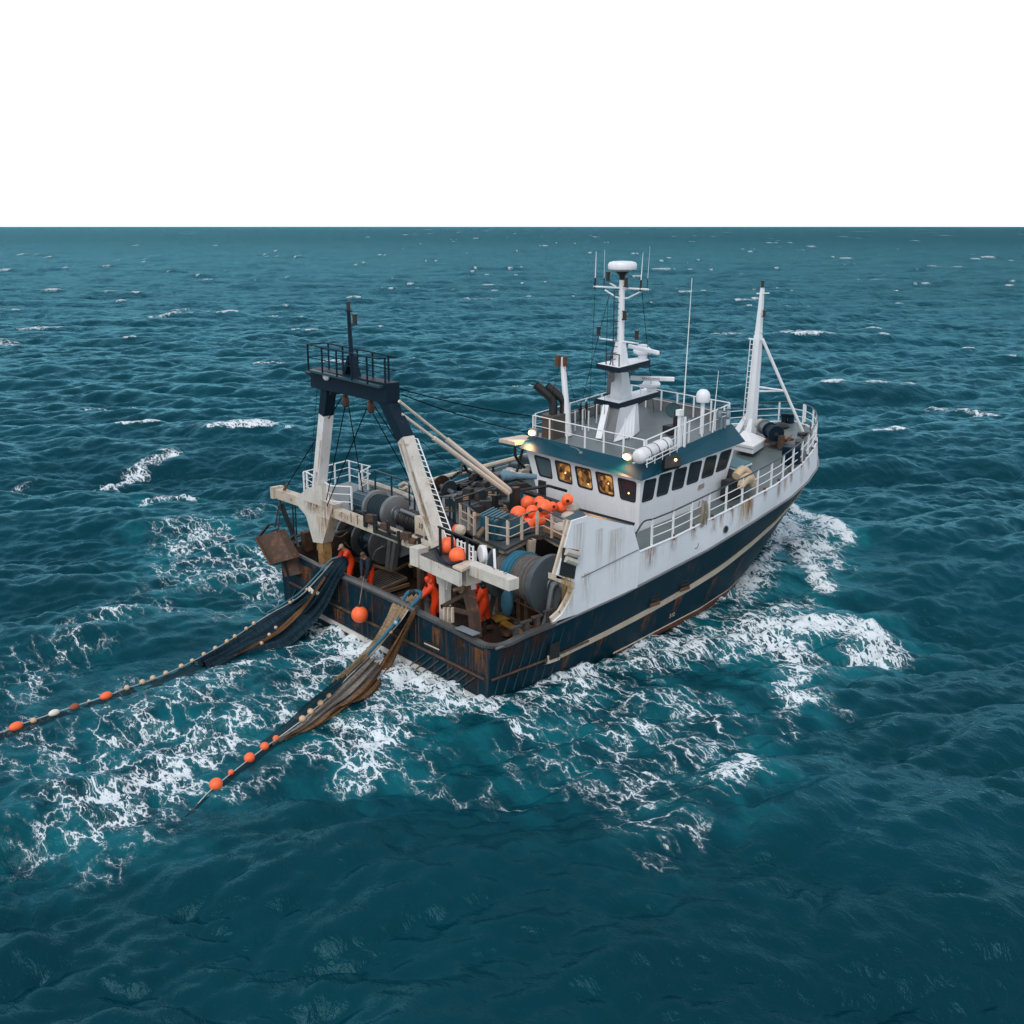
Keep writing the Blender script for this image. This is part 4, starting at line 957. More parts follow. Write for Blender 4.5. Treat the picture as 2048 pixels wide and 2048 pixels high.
# ------------------------------------------------------------------ winches
def drum(ends, x, name, spec, axis_m=DRUMG, z=None):
    """spec: (t0, t1, radius, material, kind) along the axis between two surveyed ends"""
    a, b = [W(px_, py_, x=x) for px_, py_ in ends]; zz = (a.z + b.z) / 2; a.z = b.z = zz; L = (b - a).length; d = (b - a).normalized()
    root = MB().lathe(a, d, [(0, .12), (L, .12)], 10).build(name, STEEL, BOAT)
    for t0, t1, r, m, kind in spec:
        p = a + d * L * t0; l_ = L * (t1 - t0)
        if kind == 'flange': MB().lathe(p, d, [(0, r * .93), (.02, r), (l_ - .02, r), (l_, r * .93)], 36).lathe(p + d * l_, d, [(0, .3), (.05, .28), (.05, .18), (.12, .16)], 20).build('flange', m, root, smooth=True)
        elif kind == 'slat':
            q = MB().lathe(p, d, [(0, r * .96), (l_, r)], 28)
            q.build('slatted_drum', m, root, smooth=True); s_ = MB(); u = d.orthogonal().normalized(); w_ = d.cross(u)
            for k in range(14):
                o = (u * math.cos(k * math.pi / 7) + w_ * math.sin(k * math.pi / 7)) * (r + .01); s_.bar(p + o, p + o + d * l_, .03, .03)
            s_.build('slat', mat('slat_edge', (.10, .14, .17), .4), root)
        else:        # wound rope: ridged profile
            prof = []; n_ = max(4, int(l_ / .085))
            for k in range(n_): 
                rr = r * (1 + rng.uniform(-.035, .035)); c_ = l_ * k / n_; prof += [(c_, rr - .025), (c_ + l_ / n_ * .3, rr + .012), (c_ + l_ / n_ * .7, rr + .012)]
            prof.append((l_, r - .025)); MB().lathe(p, d, prof, 36).build('wound_rope', m, root, smooth=True)
    return root, a, b, d
drum(((718, 1001), (800, 1030)), 2.3, 'trawl_winch', [(0, .40, .53, mat('winch_blue', (.004, .045, .075), .32, dirt=.3, rust=.05), 'slat'), (.40, .46, .70, STEEL, 'flange'), (.46, .84, .55, ROPED, 'rope'), (.84, .92, .70, STEEL, 'flange')])
drum(((800, 1032), (848, 1050)), 2.3, 'warp_winch', [(0, .12, .3, STEEL, 'flange'), (.15, .9, .42, DARK, 'rope')])
mb = MB(); a = W(808, 1030, x=2.1); mb.bar(a, W(803, 1075, x=2.1), .3, .5); mb.bar(a, W(824, 1020, x=2.6), .2, .2); mb.bar(W(800, 1075, x=1.7), W(845, 1090, x=1.7), .1, .1); mb.tube([W(802, 1020, x=1.9), W(846, 1038, x=1.9)], .07, 8); part(mb, 'winch_bracket', STEEL)
bx_ = W(841, 1052, x=1.75); mb = MB(); mb.box(bx_ + V(.2, 0, 0), (.5, .62, .7)); wb_ = part(mb, 'winch_box', CREAM)
mb = MB()
for a_, b_ in (((829, 1068), (829, 1090)), ((848, 1072), (848, 1098)), ((829, 1084), (848, 1090))): mb.bar(W(*a_, x=1.75), W(*b_, x=1.75), .06)
part(mb, 'box_frame', CREAM, wb_)
text('10', .30, bx_ + V(-.06, -.08, .02), V(0, -1, 0), V(0, 0, 1), INK, 'box_number', wb_)
drum(((700, 1062), (776, 1092)), 4.0, 'net_drum', [(.0, .06, .85, STEEL, 'flange'), (.06, .45, .5, DARK, 'rope'), (.45, .5, .9, STEEL, 'flange'), (.5, .9, .6, mat('winch_blue', (.004, .045, .075)), 'rope'), (.9, .96, .9, STEEL, 'flange')])
drum(((650, 1040), (690, 1055)), 5.0, 'net_drum', [(.0, .1, .8, BROWN, 'flange'), (.1, .9, .5, BROWN, 'rope'), (.9, 1., .8, BROWN, 'flange')])
big, ba, bb, bd = drum(((1008, 1133), (1110, 1177)), 4.1, 'net_drum', [(.0, .07, 1.16, DRUMG, 'flange'), (.07, .24, .86, ROPEG, 'rope'), (.24, .44, .93, ROPEB, 'rope'), (.44, .86, .88, ROPEG, 'rope'), (.86, .95, 1.16, DRUMG, 'flange')])
big['label'] = 'large drum wound with grey and blue rope'
mb = MB(); mb.bar(bb + V(-.1, -.35, .1), V(bb.x - .9, bb.y - .1, 1.3), .2, .3); mb.bar(bb + V(-.1, -.35, .1), V(bb.x + .7, bb.y - .1, 1.3), .2, .3); mb.bar(ba + V(0, .3, 0), V(ba.x - .7, ba.y + .3, 1.3), .2, .3); mb.bar(ba + V(0, .3, 0), V(ba.x + .7, ba.y + .3, 1.3), .2, .3)
mb.tube(smooth_path([bb + V(-.25, -.2, -.1), bb + V(-.3, -.4, .25), bb + V(-.5, -.35, .1), bb + V(-.65, -.3, -.9)], 5), .1, 8); each(mb, 'drum_stand', STEEL, big)
mb = MB()      # grey A stands
for a_, b_ in (((783, 1070), (777, 1136)), ((794, 1080), (786, 1137)), ((794, 1080), (822, 1092)), ((783, 1070), (815, 1085))): mb.bar(W(*a_, x=3.0), W(*b_, x=3.0), .26, .2)
mb.poly([W(797, 1086, x=3.2), W(822, 1094, x=3.2), W(818, 1108, x=3.2), W(800, 1115, x=3.2), W(793, 1105, x=3.2)], .1, (1, 0, 0)); part(mb, 'winch_stand', STEEL)
mb = MB()
for a_, b_ in (((697, 1117), (789, 1142)), ((789, 1142), (822, 1124)), ((697, 1117), (762, 1114)), ((762, 1114), (766, 1106))): mb.bar(W(*a_, z=1.9), W(*b_, z=1.9), .08, .1)
part(mb, 'deck_frame', TIMBER)
# deck grating
c = [W(a, b, z=1.62) for a, b in ((715, 1160), (772, 1137), (813, 1158), (756, 1182))]
mb = MB(); mb.poly([q + V(0, 0, -.03) for q in c], .22); gr = part(mb, 'hatch_grating', DARK)
mb = MB()
for i in range(11): mb.bar(c[0].lerp(c[3], i / 10) + V(0, 0, .01), c[1].lerp(c[2], i / 10) + V(0, 0, .01), .035, .03)
part(mb, 'grating_bar', mat('bar_bright', (.22, .19, .16), .5, rust=.3), gr)
mb = MB()
for i in range(4): mb.bar(c[i], c[(i + 1) % 4], .1, .12)
mb.bar(c[3] + V(-.3, 0, -.15), c[2] + V(-.1, -.3, -.15), .12, .14); part(mb, 'grating_frame', TIMBER, gr)
# yellow stained sole plates and deck clutter near the starboard corner
for P in (((980, 1232), (1010, 1222), (1022, 1236), (992, 1243)), ((1000, 1245), (1012, 1240), (1048, 1262), (1038, 1268)), ((1050, 1258), (1062, 1254), (1066, 1262), (1056, 1268))):
    part(MB().poly([W(a, b, z=1.42) for a, b in P], .06), 'sole_plate', GOLD)
mb = MB(); q = W(1005, 1262, z=1.4)
for i in range(5): mb.lathe(q + V(rng.uniform(-.7, .3), rng.uniform(-.5, .6), 0), (0, 0, 1), [(0, .16), (.1, .14), (.12, .05)], 10)
each(mb, 'deck_fitting', BROWN)
mb = MB()
mb.bar(W(990, 1222, z=2.2), W(1075, 1258, z=2.2), .05); mb.bar(W(1028, 1200, z=2.6), W(1082, 1226, z=2.6), .05)
for px_ in (1040, 1055): mb.bar(W(px_, 1195, x=3.6), W(px_, 1240, x=3.6), .2, .2)
each(mb, 'pen_board', BROWN)
# port quarter: brown plates, bollards, coils
mb = MB(); mb.bar(W(611, 1063, y=7.5), W(616, 1100, y=7.5), .35, .35); mb.bar(W(590, 1075, y=7.6), W(625, 1060, y=7.6), .08); part(mb, 'quarter_bollard', BROWN)
mb = MB(); q = W(632, 1100, z=1.6)
for k in range(4): mb.tube([q + V(math.cos(a) * .3, math.sin(a) * .3, .09 * k) for a in [i * math.pi / 8 for i in range(17)]], .05, 5)
part(mb, 'rope_coil', ROPET)
mb = MB(); mb.tube(smooth_path([W(690, 1085, z=2.6), W(705, 1098, z=2.2), W(722, 1098, z=2.3), W(733, 1090, z=2.7)], 6), .045, 6); mb.tube(smooth_path([W(665, 1068, z=3.2), W(680, 1074, z=2.9), W(695, 1064, z=3.3)], 6), .04, 6); each(mb, 'hanging_hose', ROPET)
mb = MB()
mb.tube(smooth_path([W(768, 1092, x=2.6), W(752, 1102, x=2.6), W(745, 1120, x=2.6)], 6), .035, 6); mb.tube([W(836, 1100, z=4.4), W(823, 1128, z=3.2)], .05, 6); part(mb, 'hydraulic_hose', STEEL)
mb = MB(); mb.ball(W(822, 1130, z=3.1), .12, 8); mb.ball(W(839, 1100, z=4.5), .22, 10); each(mb, 'sheave_block', GOLD)
mb = MB()      # dark machinery filling the well under the beam
for (px_, py_, x_, d_) in ((700, 1095, 6, (1.4, 1.2, 1.4)), (840, 1110, 5.5, (1.6, 1.4, 1.6)), (900, 1120, 6.5, (1.2, 1.8, 2.2)), (940, 1130, 4.5, (1, .8, 1.6)), (770, 1080, 7.2, (1.6, 2.4, 2.4))):
    q = W(px_, py_, x=x_); q.z = 1.3 + d_[2] / 2; mb.box(q, d_, rz=rng.uniform(-.2, .2))
each(mb, 'winch_housing', DARK, bevel=.06)
mb = MB()
for i in range(9):
    a = V(rng.uniform(3, 8), rng.uniform(-1, 7), rng.uniform(1.6, 3.6)); mb.tube(smooth_path([a, a + V(rng.uniform(-.8, .8), rng.uniform(-1, 1), rng.uniform(-.5, .3)), a + V(rng.uniform(-1, 1), rng.uniform(-2, 2), rng.uniform(-1, .1))], 5), .05, 6)
each(mb, 'well_pipework', BROWN)
mb = MB(); mb.poly([W(700, 1118, z=1.34), W(742, 1108, z=1.34), W(742, 1135, z=1.34), W(705, 1150, z=1.34)], .03); part(mb, 'deck_mat', DARK)

# ------------------------------------------------------------------ boat deck amidships
BD = 4.55
D_ = lambda px_, py_, z=BD: W(px_, py_, z=z)
mb = MB(); mb.poly([D_(895, 1030), D_(921, 1052), D_(950, 1072), D_(974, 1083), D_(1010, 1099), D_(1062, 1072), D_(1088, 1069), D_(1130, 1091), V(9.3, -4.4, BD), V(9.6, 5.2, BD), V(5.6, 5.2, BD)], .1)
bdk = part(mb, 'boat_deck', mat('boat_deck_paint', (.05, .06, .065), .4, rust=.3, dirt=.7))
mb = MB()
for a_, b_ in (((948, 1074), (1010, 1101)), ((1010, 1101), (1062, 1074)), ((1062, 1074), (1088, 1070)), ((1088, 1070), (1130, 1093))): mb.bar(D_(*a_, z=BD - .16), D_(*b_, z=BD - .16), .1, .3)
part(mb, 'deck_edge_beam', CREAM, bdk)
mb = MB(); q = D_(1062, 1074); mb.bar(q + V(0, 0, -.1), V(q.x, q.y, 1.3), .16); mb.bar(q + V(0, 0, -.1), V(q.x, q.y, 3.3), .3, .3, w2=.16, h2=.16)
for a in ((4.9, 0), (6, 4.5), (4.2, -1.6)): mb.bar(V(a[0], a[1], 4.45), V(a[0], a[1], 1.3), .18)
each(mb, 'deck_stanchion', CREAM, bdk)
rail('boat_deck_railing', [D_(921, 1051), D_(936, 1058), D_(949, 1070)], .95, 3, 2, .035, CREAM, RAILD, .045, parent=bdk)
rail('boat_deck_railing', [D_(974, 1081), D_(1020, 1090), D_(1061, 1071), D_(1087, 1067), D_(1128, 1088)], .98, 6, 2, .035, CREAM, RAILD, .045, parent=bdk)
rail('boat_deck_railing', [D_(878, 1040, 4.6), D_(905, 1040, 4.6), D_(910, 1050, 4.6)], 1.0, 4, 1, .035, RAILD, parent=bdk)
rail('boat_deck_railing', [D_(910, 1046), D_(995, 1015)], 1.0, 4, 1, .035, RAILD, parent=bdk)
rail('port_railing', [W(751, 982, z=5.0), W(790, 996, z=5.0), W(817, 1006, z=4.9), W(830, 1030, z=4.8)], .95, 4, 1, .035, RAILD)
mb = MB(); mb.poly([q + V(0, 0, -.02) for q in (W(742, 976, z=4.95), W(830, 1005, z=4.85), W(860, 1040, z=4.8), W(704, 1020, z=4.95))], .08); part(mb, 'side_walkway', mat('boat_deck_paint', (.05, .06, .065)))
# port side pipe rail, its posts, panel and dark bulwark
A_, B_ = V(6.9, 7.75, 4.55), W(1053, 911, y=7.75)
mb = MB(); mb.tube([A_ + V(-.5, 0, -.1), A_, B_], .13, 8); pr_ = part(mb, 'port_pipe_rail', CREAM)
mb = MB()
for t in (.1, .3, .5, .7, .85, .97): q = A_.lerp(B_, t); mb.bar(q, V(q.x, q.y, 3.3), .09)
each(mb, 'pipe_post', DARK, pr_)
mb = MB()
for t in (.12, .22): q = A_.lerp(B_, t); mb.box(V(q.x, q.y - .1, 4.0), (.75, .1, 1.0))
each(mb, 'splash_panel', WHITE_R, pr_)
mb = MB(); mb.poly([V(9.5, 7.7, 3.3), V(17, 7.2, 3.6), V(17, 7.2, 5.0), V(9.5, 7.7, 4.2)], .06, (0, -1, 0))
mb.tube([V(8, 7.6, 4.0), V(12, 7.5, 4.3)], .04, 5); mb.tube([V(8, 7.6, 3.7), V(12, 7.5, 3.9)], .04, 5); part(mb, 'port_bulwark', NAVY, pr_)
mb = MB(); mb.tube(smooth_path([W(722, 962, z=5.2), W(760, 972, z=5.0), W(800, 985, z=4.9), W(830, 1000, z=4.8)], 5), .14, 7); mb.tube(smooth_path([W(800, 972, z=5), W(812, 966, z=5.2), W(822, 972, z=5.2), W(818, 985, z=5)], 5), .12, 7); part(mb, 'cargo_hose', SACK)
q = W(882, 972, x=8.6); qq = W(896, 980, x=8.6)
rd_ = MB().lathe(q, (qq - q), [(0, .12), ((qq - q).length + .5, .12)], 10).build('port_reel', STEEL, BOAT)
MB().lathe(q, qq - q, [(-.1, .50), (-.05, .54), (0, .54)], 28).build('flange', BROWN, rd_); MB().lathe(qq, qq - q, [(0, .46), (.02, .5), (.07, .5)], 28).build('flange', DRUMG, rd_)
MB().lathe(W(910, 990, x=8.4), qq - q, [(0, .22), (.3, .24), (.33, .1)], 16).build('reel_hub', NAVY, rd_)
# derrick crutch and the twin boom from the gantry
mb = MB(); a = W(894, 879, y=.9); b = W(1023, 983, y=.4); mb.tube([a, b], .105, 8); mb.tube([W(798, 802, x=1.15), a], .06, 8); db = part(mb, 'derrick_boom', mat('boom_cream', (.66, .58, .49), .5, rust=.15, dirt=.4, streak=.5))
mb = MB(); c_ = W(803, 828, x=1.15); d_ = W(1017, 987, y=.2); mb.tube([c_, c_.lerp(d_, .28)], .06, 8); mb.tube([c_.lerp(d_, .28), d_], .1, 8); part(mb, 'derrick_boom', mat('boom_cream', (.66, .58, .49)))
mb = MB(); mb.bar(b + V(.1, -.1, .2), V(b.x + .1, b.y - .1, BD), .35, .3); mb.tube([b, b + V(1.6, -.6, .1), V(9.3, -.5, b.z - .2)], .07, 6); mb.box(b + V(.6, .3, .1), (.9, .25, .2), rz=-.3); mb.bar(b + V(-.4, .6, -.2), V(b.x - .4, b.y + .6, BD), .2, .2); part(mb, 'boom_crutch', DARK)
mb = MB(); q = b + V(.2, .9, .55); mb.lathe(q, (.9, -.45, -.12), [(0, .05), (.1, .26), (.4, .24), (.7, .14), (1.6, .12)], 14); part(mb, 'vent_cowl', mat('cowl_blue_grey', (.12, .22, .30), .45, dirt=.3))
mb = MB()
for i in range(7):
    a = V(rng.uniform(7, 9), rng.uniform(2, 6.5), BD + rng.uniform(.2, .9)); mb.tube(smooth_path([a, a + V(rng.uniform(.2, 1), rng.uniform(-.6, .6), rng.uniform(.0, .5)), a + V(rng.uniform(.8, 1.8), rng.uniform(-.8, .8), -.2)], 4), rng.choice((.04, .07, .1)), 6)
each(mb, 'deck_pipework', DARK)
mb = MB()
for (px_, py_, x_, d_) in ((1010, 962, 11.5, (1.6, .8, .9)), (1040, 950, 12.5, (1.0, .8, 1.3)), (990, 985, 9.8, (1.8, .8, .5)), (1058, 940, 13, (.8, .8, 1.5))):
    q = W(px_, py_, x=x_); mb.box(q, d_, rz=rng.uniform(-.3, .3))
each(mb, 'port_locker', mat('locker_blue_black', (.01, .03, .045), .45, rust=.15, dirt=.6), bevel=.08)
mb = MB(); mb.ball(W(1023, 948, x=12), (.5, .4, .35), 12); mb.box(W(1043, 946, x=12.2), (.5, .6, .4)); mb.box(W(1048, 935, x=12.4), (.4, .5, .3)); part(mb, 'port_vent', SACK, smooth=True)
mb = MB(); mb.box(W(1084, 958, plane=(PL_AFT[0] + PL_AFT[1] * .05, PL_AFT[1])) + V(0, -.02, -.55), (.12, .42, .95)); part(mb, 'wall_locker', DARK, house)
mb = MB()
for a_, b_ in (((1048, 983), (1115, 1005)), ((1115, 1005), (1160, 1022))): mb.bar(W(*a_, x=8.9), W(*b_, x=8.9), .3, .12)
part(mb, 'wall_ledge', DARK, house)
mb = MB(); mb.bar(W(935, 1035, z=5), W(960, 1030, z=5), .4, .1); mb.poly([W(952, 1068, z=4.7), W(965, 1052, z=5.0), W(970, 1056, z=5.0), W(957, 1073, z=4.7)], .08); mb.bar(W(880, 1022, z=5), W(905, 1018, z=5.0), .5, .08); each(mb, 'loose_board', TIMBER)

# ------------------------------------------------------------------ roof gear: pylon mast
MX, MY = 13.0, .0
r0 = lambda px_, py_: roof(px_, py_)
mb = MB()
ba_ = [roof(1227, 884), roof(1268, 872), roof(1279, 862), roof(1250, 870)]; zt = W(1240, 815, y=-.3).z
tp = [W(1239, 817, z=zt), W(1272, 806, z=zt), W(1276, 803, z=zt), W(1250, 808, z=zt)]
mb.add(ba_ + tp, [(0, 1, 5, 4), (1, 2, 6, 5), (2, 3, 7, 6), (3, 0, 4, 7), (4, 5, 6, 7)])
mast = part(mb, 'radar_mast', WHITE)
mb = MB(); mb.bar(roof(1199, 879), W(1214, 812, z=zt), .28, .3); part(mb, 'mast_strut', WHITE, mast)
mb = MB(); mb.add([roof(1205, 877), roof(1232, 880), W(1240, 818, z=zt) + V(.1, .1, 0), W(1218, 812, z=zt) + V(.1, .1, 0)], [(0, 1, 2, 3)]); part(mb, 'mast_panel', mat('panel_shade_grey', (.16, .17, .18), .5, dirt=.5), mast)
mb = MB()
for px_ in (1256, 1262, 1249): mb.tube([roof(px_, 880) + V(-.15, -.1, .1), roof(px_, 880) + V(-.1, -.1, 1.0)], .025, 5)
each(mb, 'mast_grab_rail', RAILW, mast)
def platform(pts, z, h, name='mast_platform'):
    P = [W(a, b, z=z) for a, b in pts]; m_ = MB(); m_.poly(P, .04); o = part(m_, name, WHITE, mast)
    m2_ = MB()
    for a, b in zip(P, P[1:] + P[:1]): m2_.bar(a + V(0, 0, -h / 2), b + V(0, 0, -h / 2), .05, h)
    part(m2_, 'platform_edge', NAVY, o)
    c_ = sum(P, Vector()) / len(P); m3 = MB(); Q = [c_ + (q - c_) * .96 + V(0, 0, -h * .5) for q in P]; R_ = [c_ + (q - c_) * .35 + V(0, 0, -h * 2.2) for q in P]; n_ = len(P)
    m3.add(Q + R_, [(i, (i + 1) % n_, n_ + (i + 1) % n_, n_ + i) for i in range(n_)] + [tuple(range(n_, 2 * n_))]); part(m3, 'platform_underside', NAVY, o)
    return o
z1 = zt + .22
platform([(1193, 797), (1238, 807), (1317, 783), (1300, 773), (1268, 782), (1222, 788)], z1, .24)
z2_ = W(1238, 732, y=-.1).z + .1
platform([(1193, 727), (1238, 736), (1300, 720), (1288, 713), (1256, 717), (1226, 720)], z2_, .22)
mb = MB(); a4 = [W(1220, 795, z=z1), W(1246, 799, z=z1), W(1264, 792, z=z1), W(1238, 786, z=z1)]; b4 = [W(1224, 742, z=z2_ - .3), W(1243, 744, z=z2_ - .3), W(1256, 739, z=z2_ - .3), W(1237, 736, z=z2_ - .3)]
mb.add(a4 + b4, [(0, 1, 5, 4), (1, 2, 6, 5), (2, 3, 7, 6), (3, 0, 4, 7)]); part(mb, 'mast_middle', WHITE, mast)
mb = MB(); mb.bar(W(1225, 790, z=z1) + V(-.1, .1, .1), W(1228, 745, z=z2_ - .3) + V(-.1, .05, 0), .3, .1); part(mb, 'mast_recess', mat('panel_shade_grey', (.16, .17, .18)), mast)
MP = W(1240, 730, z=z2_); top = V(MP.x, MP.y, W(1246, 560, x=MP.x).z)
mb = MB(); mb.bar(MP, V(MP.x, MP.y, MP.z + 1.0), .62, .5, (1, 0, 0), .34, .3); mb.tube([V(MP.x, MP.y, MP.z + .9), top], .16, 10, r2=.12); part(mb, 'mast_pole', WHITE, mast)
mb = MB()      # mast ladder and hoop
lad = V(-.35, .12, 0)
mb.tube([MP + lad, V(MP.x, MP.y, top.z - .4) + lad], .022, 5)
for i in range(13): q = MP.lerp(V(MP.x, MP.y, top.z - .4), i / 12); mb.tube([q + lad, q + V(-.1, 0, 0)], .016, 4)
hp = W(1212, 728, z=z2_); hq = W(1238, 733, z=z2_); mb.tube([hp, hp + V(0, 0, .5), hq + V(0, 0, .5), hq], .03, 5); part(mb, 'mast_ladder', DARK, mast)
# dome radar on top
dm = MB().lathe(top + V(0, 0, .35), (0, 0, 1), [(0, .25), (.06, .42), (.1, .60), (.16, .62), (.32, .62), (.40, .56), (.44, .4), (.46, .01)], 32).build('radar_dome', WHITE, mast, smooth=True)
MB().lathe(top, (0, 0, 1), [(0, .1), (.2, .14), (.36, .3)], 12).build('dome_neck', DARK, dm)
# yards
mb = MB(); yl, yr = W(1188, 573, x=MP.x), W(1297, 579, x=MP.x); yc = V(MP.x, MP.y, (yl.z + yr.z) / 2)
mb.tube([yl, yr], .045, 6); mb.tube([W(1210, 580, x=MP.x), W(1232, 594, x=MP.x), W(1244, 597, x=MP.x)], .035, 6); mb.tube([W(1282, 583, x=MP.x), W(1256, 596, x=MP.x), W(1246, 597, x=MP.x)], .035, 6)
mb.tube([W(1219, 566, x=MP.x), W(1232, 573, x=MP.x)], .04, 5); part(mb, 'upper_yard', WHITE, mast)
mb = MB(); mb.tube([W(1199, 677, x=MP.x), W(1277, 687, x=MP.x)], .04, 6); mb.tube([W(1199, 677, x=MP.x), W(1199, 670, x=MP.x)], .03, 5); part(mb, 'lower_yard', WHITE, mast)
for px_, py_ in ((1219, 562), (1255, 574), (1252, 640), (1200, 671), (1276.5, 679), (1227, 729)): lightbox(W(px_, py_, x=MP.x) + V(-.1, 0, 0), mast, .95)
for a, b, r in (((1190, 573), (1192.5, 503), .028), ((1208, 574), (1209.5, 500), .014), ((1281, 578), (1286, 505), .028), ((1294, 578), (1300, 493), .012)):
    p = W(*a, x=MP.x); q = W(*b, x=MP.x); o = MB().tube([p, q], r, 5, r2=r * .4).build('whip_aerial', RAILW, mast); MB().tube([p - V(0, 0, .12), p.lerp(q, .25)], r * 1.6, 6).build('aerial_base', BLACK, o)
# stay wires of the mast
mb = MB()
for a, b in (((1190, 588), (1177, 822)), ((1219, 588), (1158, 800)), ((1216, 598), (1207, 850)), ((1284, 585), (1308, 800)), ((1224, 700), (1210, 800))): mb.tube([W(*a, x=MP.x), roof(b[0], b[1] + 25)], .012, 4)
each(mb, 'mast_stay', WIRE, mast)
# scanners
def scanner(pc, ends, r, lab=None, box=None):
    p = pc; rt_ = MB().lathe(p, (0, 0, 1), [(0, .2), (.16, .2), (.18, .28), (.26, .42), (.36, .45), (.46, .38), (.56, .22), (.62, .25), (.66, .1)], 20).build('radar_scanner', WHITE, mast, smooth=True)
    c_ = p + V(0, 0, .74); a, b = ends; m_ = MB().bar(a, b, r * 1.3, r * 2, bevel=0) if False else MB().bar(a, b, r * 1.4, r * 2)
    o = m_.build('scanner_arm', WHITE, rt_, bevel=.04); return rt_, o
q = W(1301, 789, z=z1 + .02); za = q.z + .78; d = _rt * 1.32; e0, e1 = q + V(0, 0, .82) - d, q + V(0, 0, .82) + d
e0 = W(1262, 756, z=za); e1 = W(1349, 759.5, z=za); e0.z = e1.z = za; cc = (e0 + e1) / 2
e0, e1 = cc + (e0 - e1).normalized() * 1.0 , cc - (e0 - e1).normalized() * 1.0
e0 = W(1261, 756, z=za); e1 = W(1349, 758.5, z=za)
rt_, arm_ = scanner(W(1302, 783, z=z1), (e0, e1), .105)
xd = (e1 - e0).normalized(); nrm = V(xd.y, -xd.x, 0); nrm = nrm if nrm.dot(CAM - e0) > 0 else -nrm
text('BEAGLIANG', .155, (e0 + e1) / 2 + nrm * .08 - xd * .06, xd, V(0, 0, 1), INK, 'scanner_lettering', arm_)
za = W(1285, 718, z=z2_).z + .72; scanner(W(1285, 717, z=z2_), (W(1258, 692, z=za), W(1317, 706, z=za)), .09)
mb = MB(); q = W(1281, 788, z=z1); mb.lathe(q, (0, 0, 1), [(0, .02), (.3, .03), (.32, .07), (.45, .06)], 8); part(mb, 'gps_aerial', RAILW, mast)
# port derrick post on the roof, funnel box with two uptakes
mb = MB(); a = roof(1137, 872); zt_ = W(1125, 714, x=a.x).z; mb.tube([a, W(1125, 714, x=a.x)], .17, 10, r2=.12); dp = part(mb, 'derrick_post', WHITE, house)
mb = MB(); q = W(1124, 722, x=a.x - .1); mb.box(q + V(-.1, .15, 0), (.22, .2, .5)); mb.box(q + V(0, -.2, 0), (.2, .1, .45)); part(mb, 'post_block', RUST, dp)
f0, f1, f2 = roof(1083, 873), roof(1106, 880), roof(1134, 872); h_ = 1.05
f3 = f0 + (f2 - f1)
mb = MB(); mb.add([f0, f1, f2, f3] + [q + V(0, 0, h_) for q in (f0, f1, f2, f3)], [(1, 2, 6, 5), (2, 3, 7, 6), (4, 5, 6, 7)]).mat(1).add([f0, f1, f3] + [q + V(0, 0, h_) for q in (f0, f1, f3)], [(0, 1, 4, 3), (2, 0, 3, 5)]); fn = part(mb, 'funnel_casing', [FUNNEL2, FUNNEL], house)
fc = (f0 + f1 + f2 + f3) / 4 + V(0, 0, h_)
for k, (o, s) in enumerate(((V(-.1, .0, 0), 1.0), (V(.35, -.25, 0), .95))):
    p = fc + o; dirb = V(-.55, .45, 0)
    m_ = MB().tube(smooth_path([p, p + V(0, 0, .55 * s), p + dirb * .3 + V(0, 0, .85 * s), p + dirb * 1.1 + V(0, 0, 1.35 * s)], 5), .2, 12, cap=False); m_.build('exhaust_pipe', DARK, fn, smooth=True)
# search light / parabolic dish
q = roof(1344, 866); mb = MB(); mb.box(q + V(0, 0, .18), (.75, .5, .36)); mb.bar(q + V(.15, -.1, .3), q + V(.15, -.1, 1.0), .2); sl = part(mb, 'searchlight_base', BLACK, house)
c_ = W(1346, 820, x=q.x); dv = (CAM - c_).normalized(); dv = V(dv.x, dv.y, .05)
MB().lathe(c_ - dv * .22, dv, [(-.05, .1), (.05, .26), (.2, .34), (.24, .34), (.24, .31), (.2, .30), (.19, .01)], 24).build('searchlight', mat('lens_dark_teal', (.006, .05, .065), .2, bump=0), sl, smooth=True)
# satellite radome on its post
q = roof(1403, 868); zt_ = W(1407, 804, x=q.x).z; mb = MB().tube([q, V(q.x, q.y, zt_)], .09, 8); rp_ = part(mb, 'radome_post', RAILW, house)
rd2 = MB().lathe(V(q.x, q.y, zt_ - .02), (0, 0, 1), [(0, .2), (.02, .29), (.10, .31), (.32, .31), (.46, .26), (.56, .15), (.59, .01)], 24).build('satellite_radome', WHITE, rp_, smooth=True)
for b0, t0 in (((1362, 893), (1384, 556)), ((1425, 865), (1437, 742)), ((1377, 880), (1378, 838)), ((1420, 862), (1422, 815))):
    p = roof(*b0); q = W(*t0, x=p.x); MB().tube([p, p.lerp(q, .35), q], [.035, .028, .01], 6).build('roof_aerial', RAILW, house)
p = roof(1357, 895); mb = MB(); mb.bar(p, p + V(0, 0, 1.5), .12); mb.bar(p + V(.25, -.1, 0), p + V(.25, -.1, 1.3), .08); mb.box(p + V(0, 0, 1.5), (.3, .2, .25)); part(mb, 'aerial_tripod', RAILW, house)
p = roof(1446, 858); mb = MB()
for o in (-.14, .14): mb.bar(p + V(o, 0, 0), p + V(o, 0, .55), .06); mb.lathe(p + V(o, -o, .45), (0, 0, 1), [(0, .06), (.1, .11), (.25, .11), (.4, .08), (.48, .12), (.52, .03)], 10)
part(mb, 'horn_pair', mat('horn_grey', (.22, .3, .36), .4, .3), house)
mb = MB()
for (px_, py_) in ((1165, 860), (1177, 862), (1193, 846), (1150, 862)): p = roof(px_, py_); mb.bar(p, p + V(0, 0, .95), .05)
each(mb, 'port_stanchion', RAILW, house)
mb = MB()
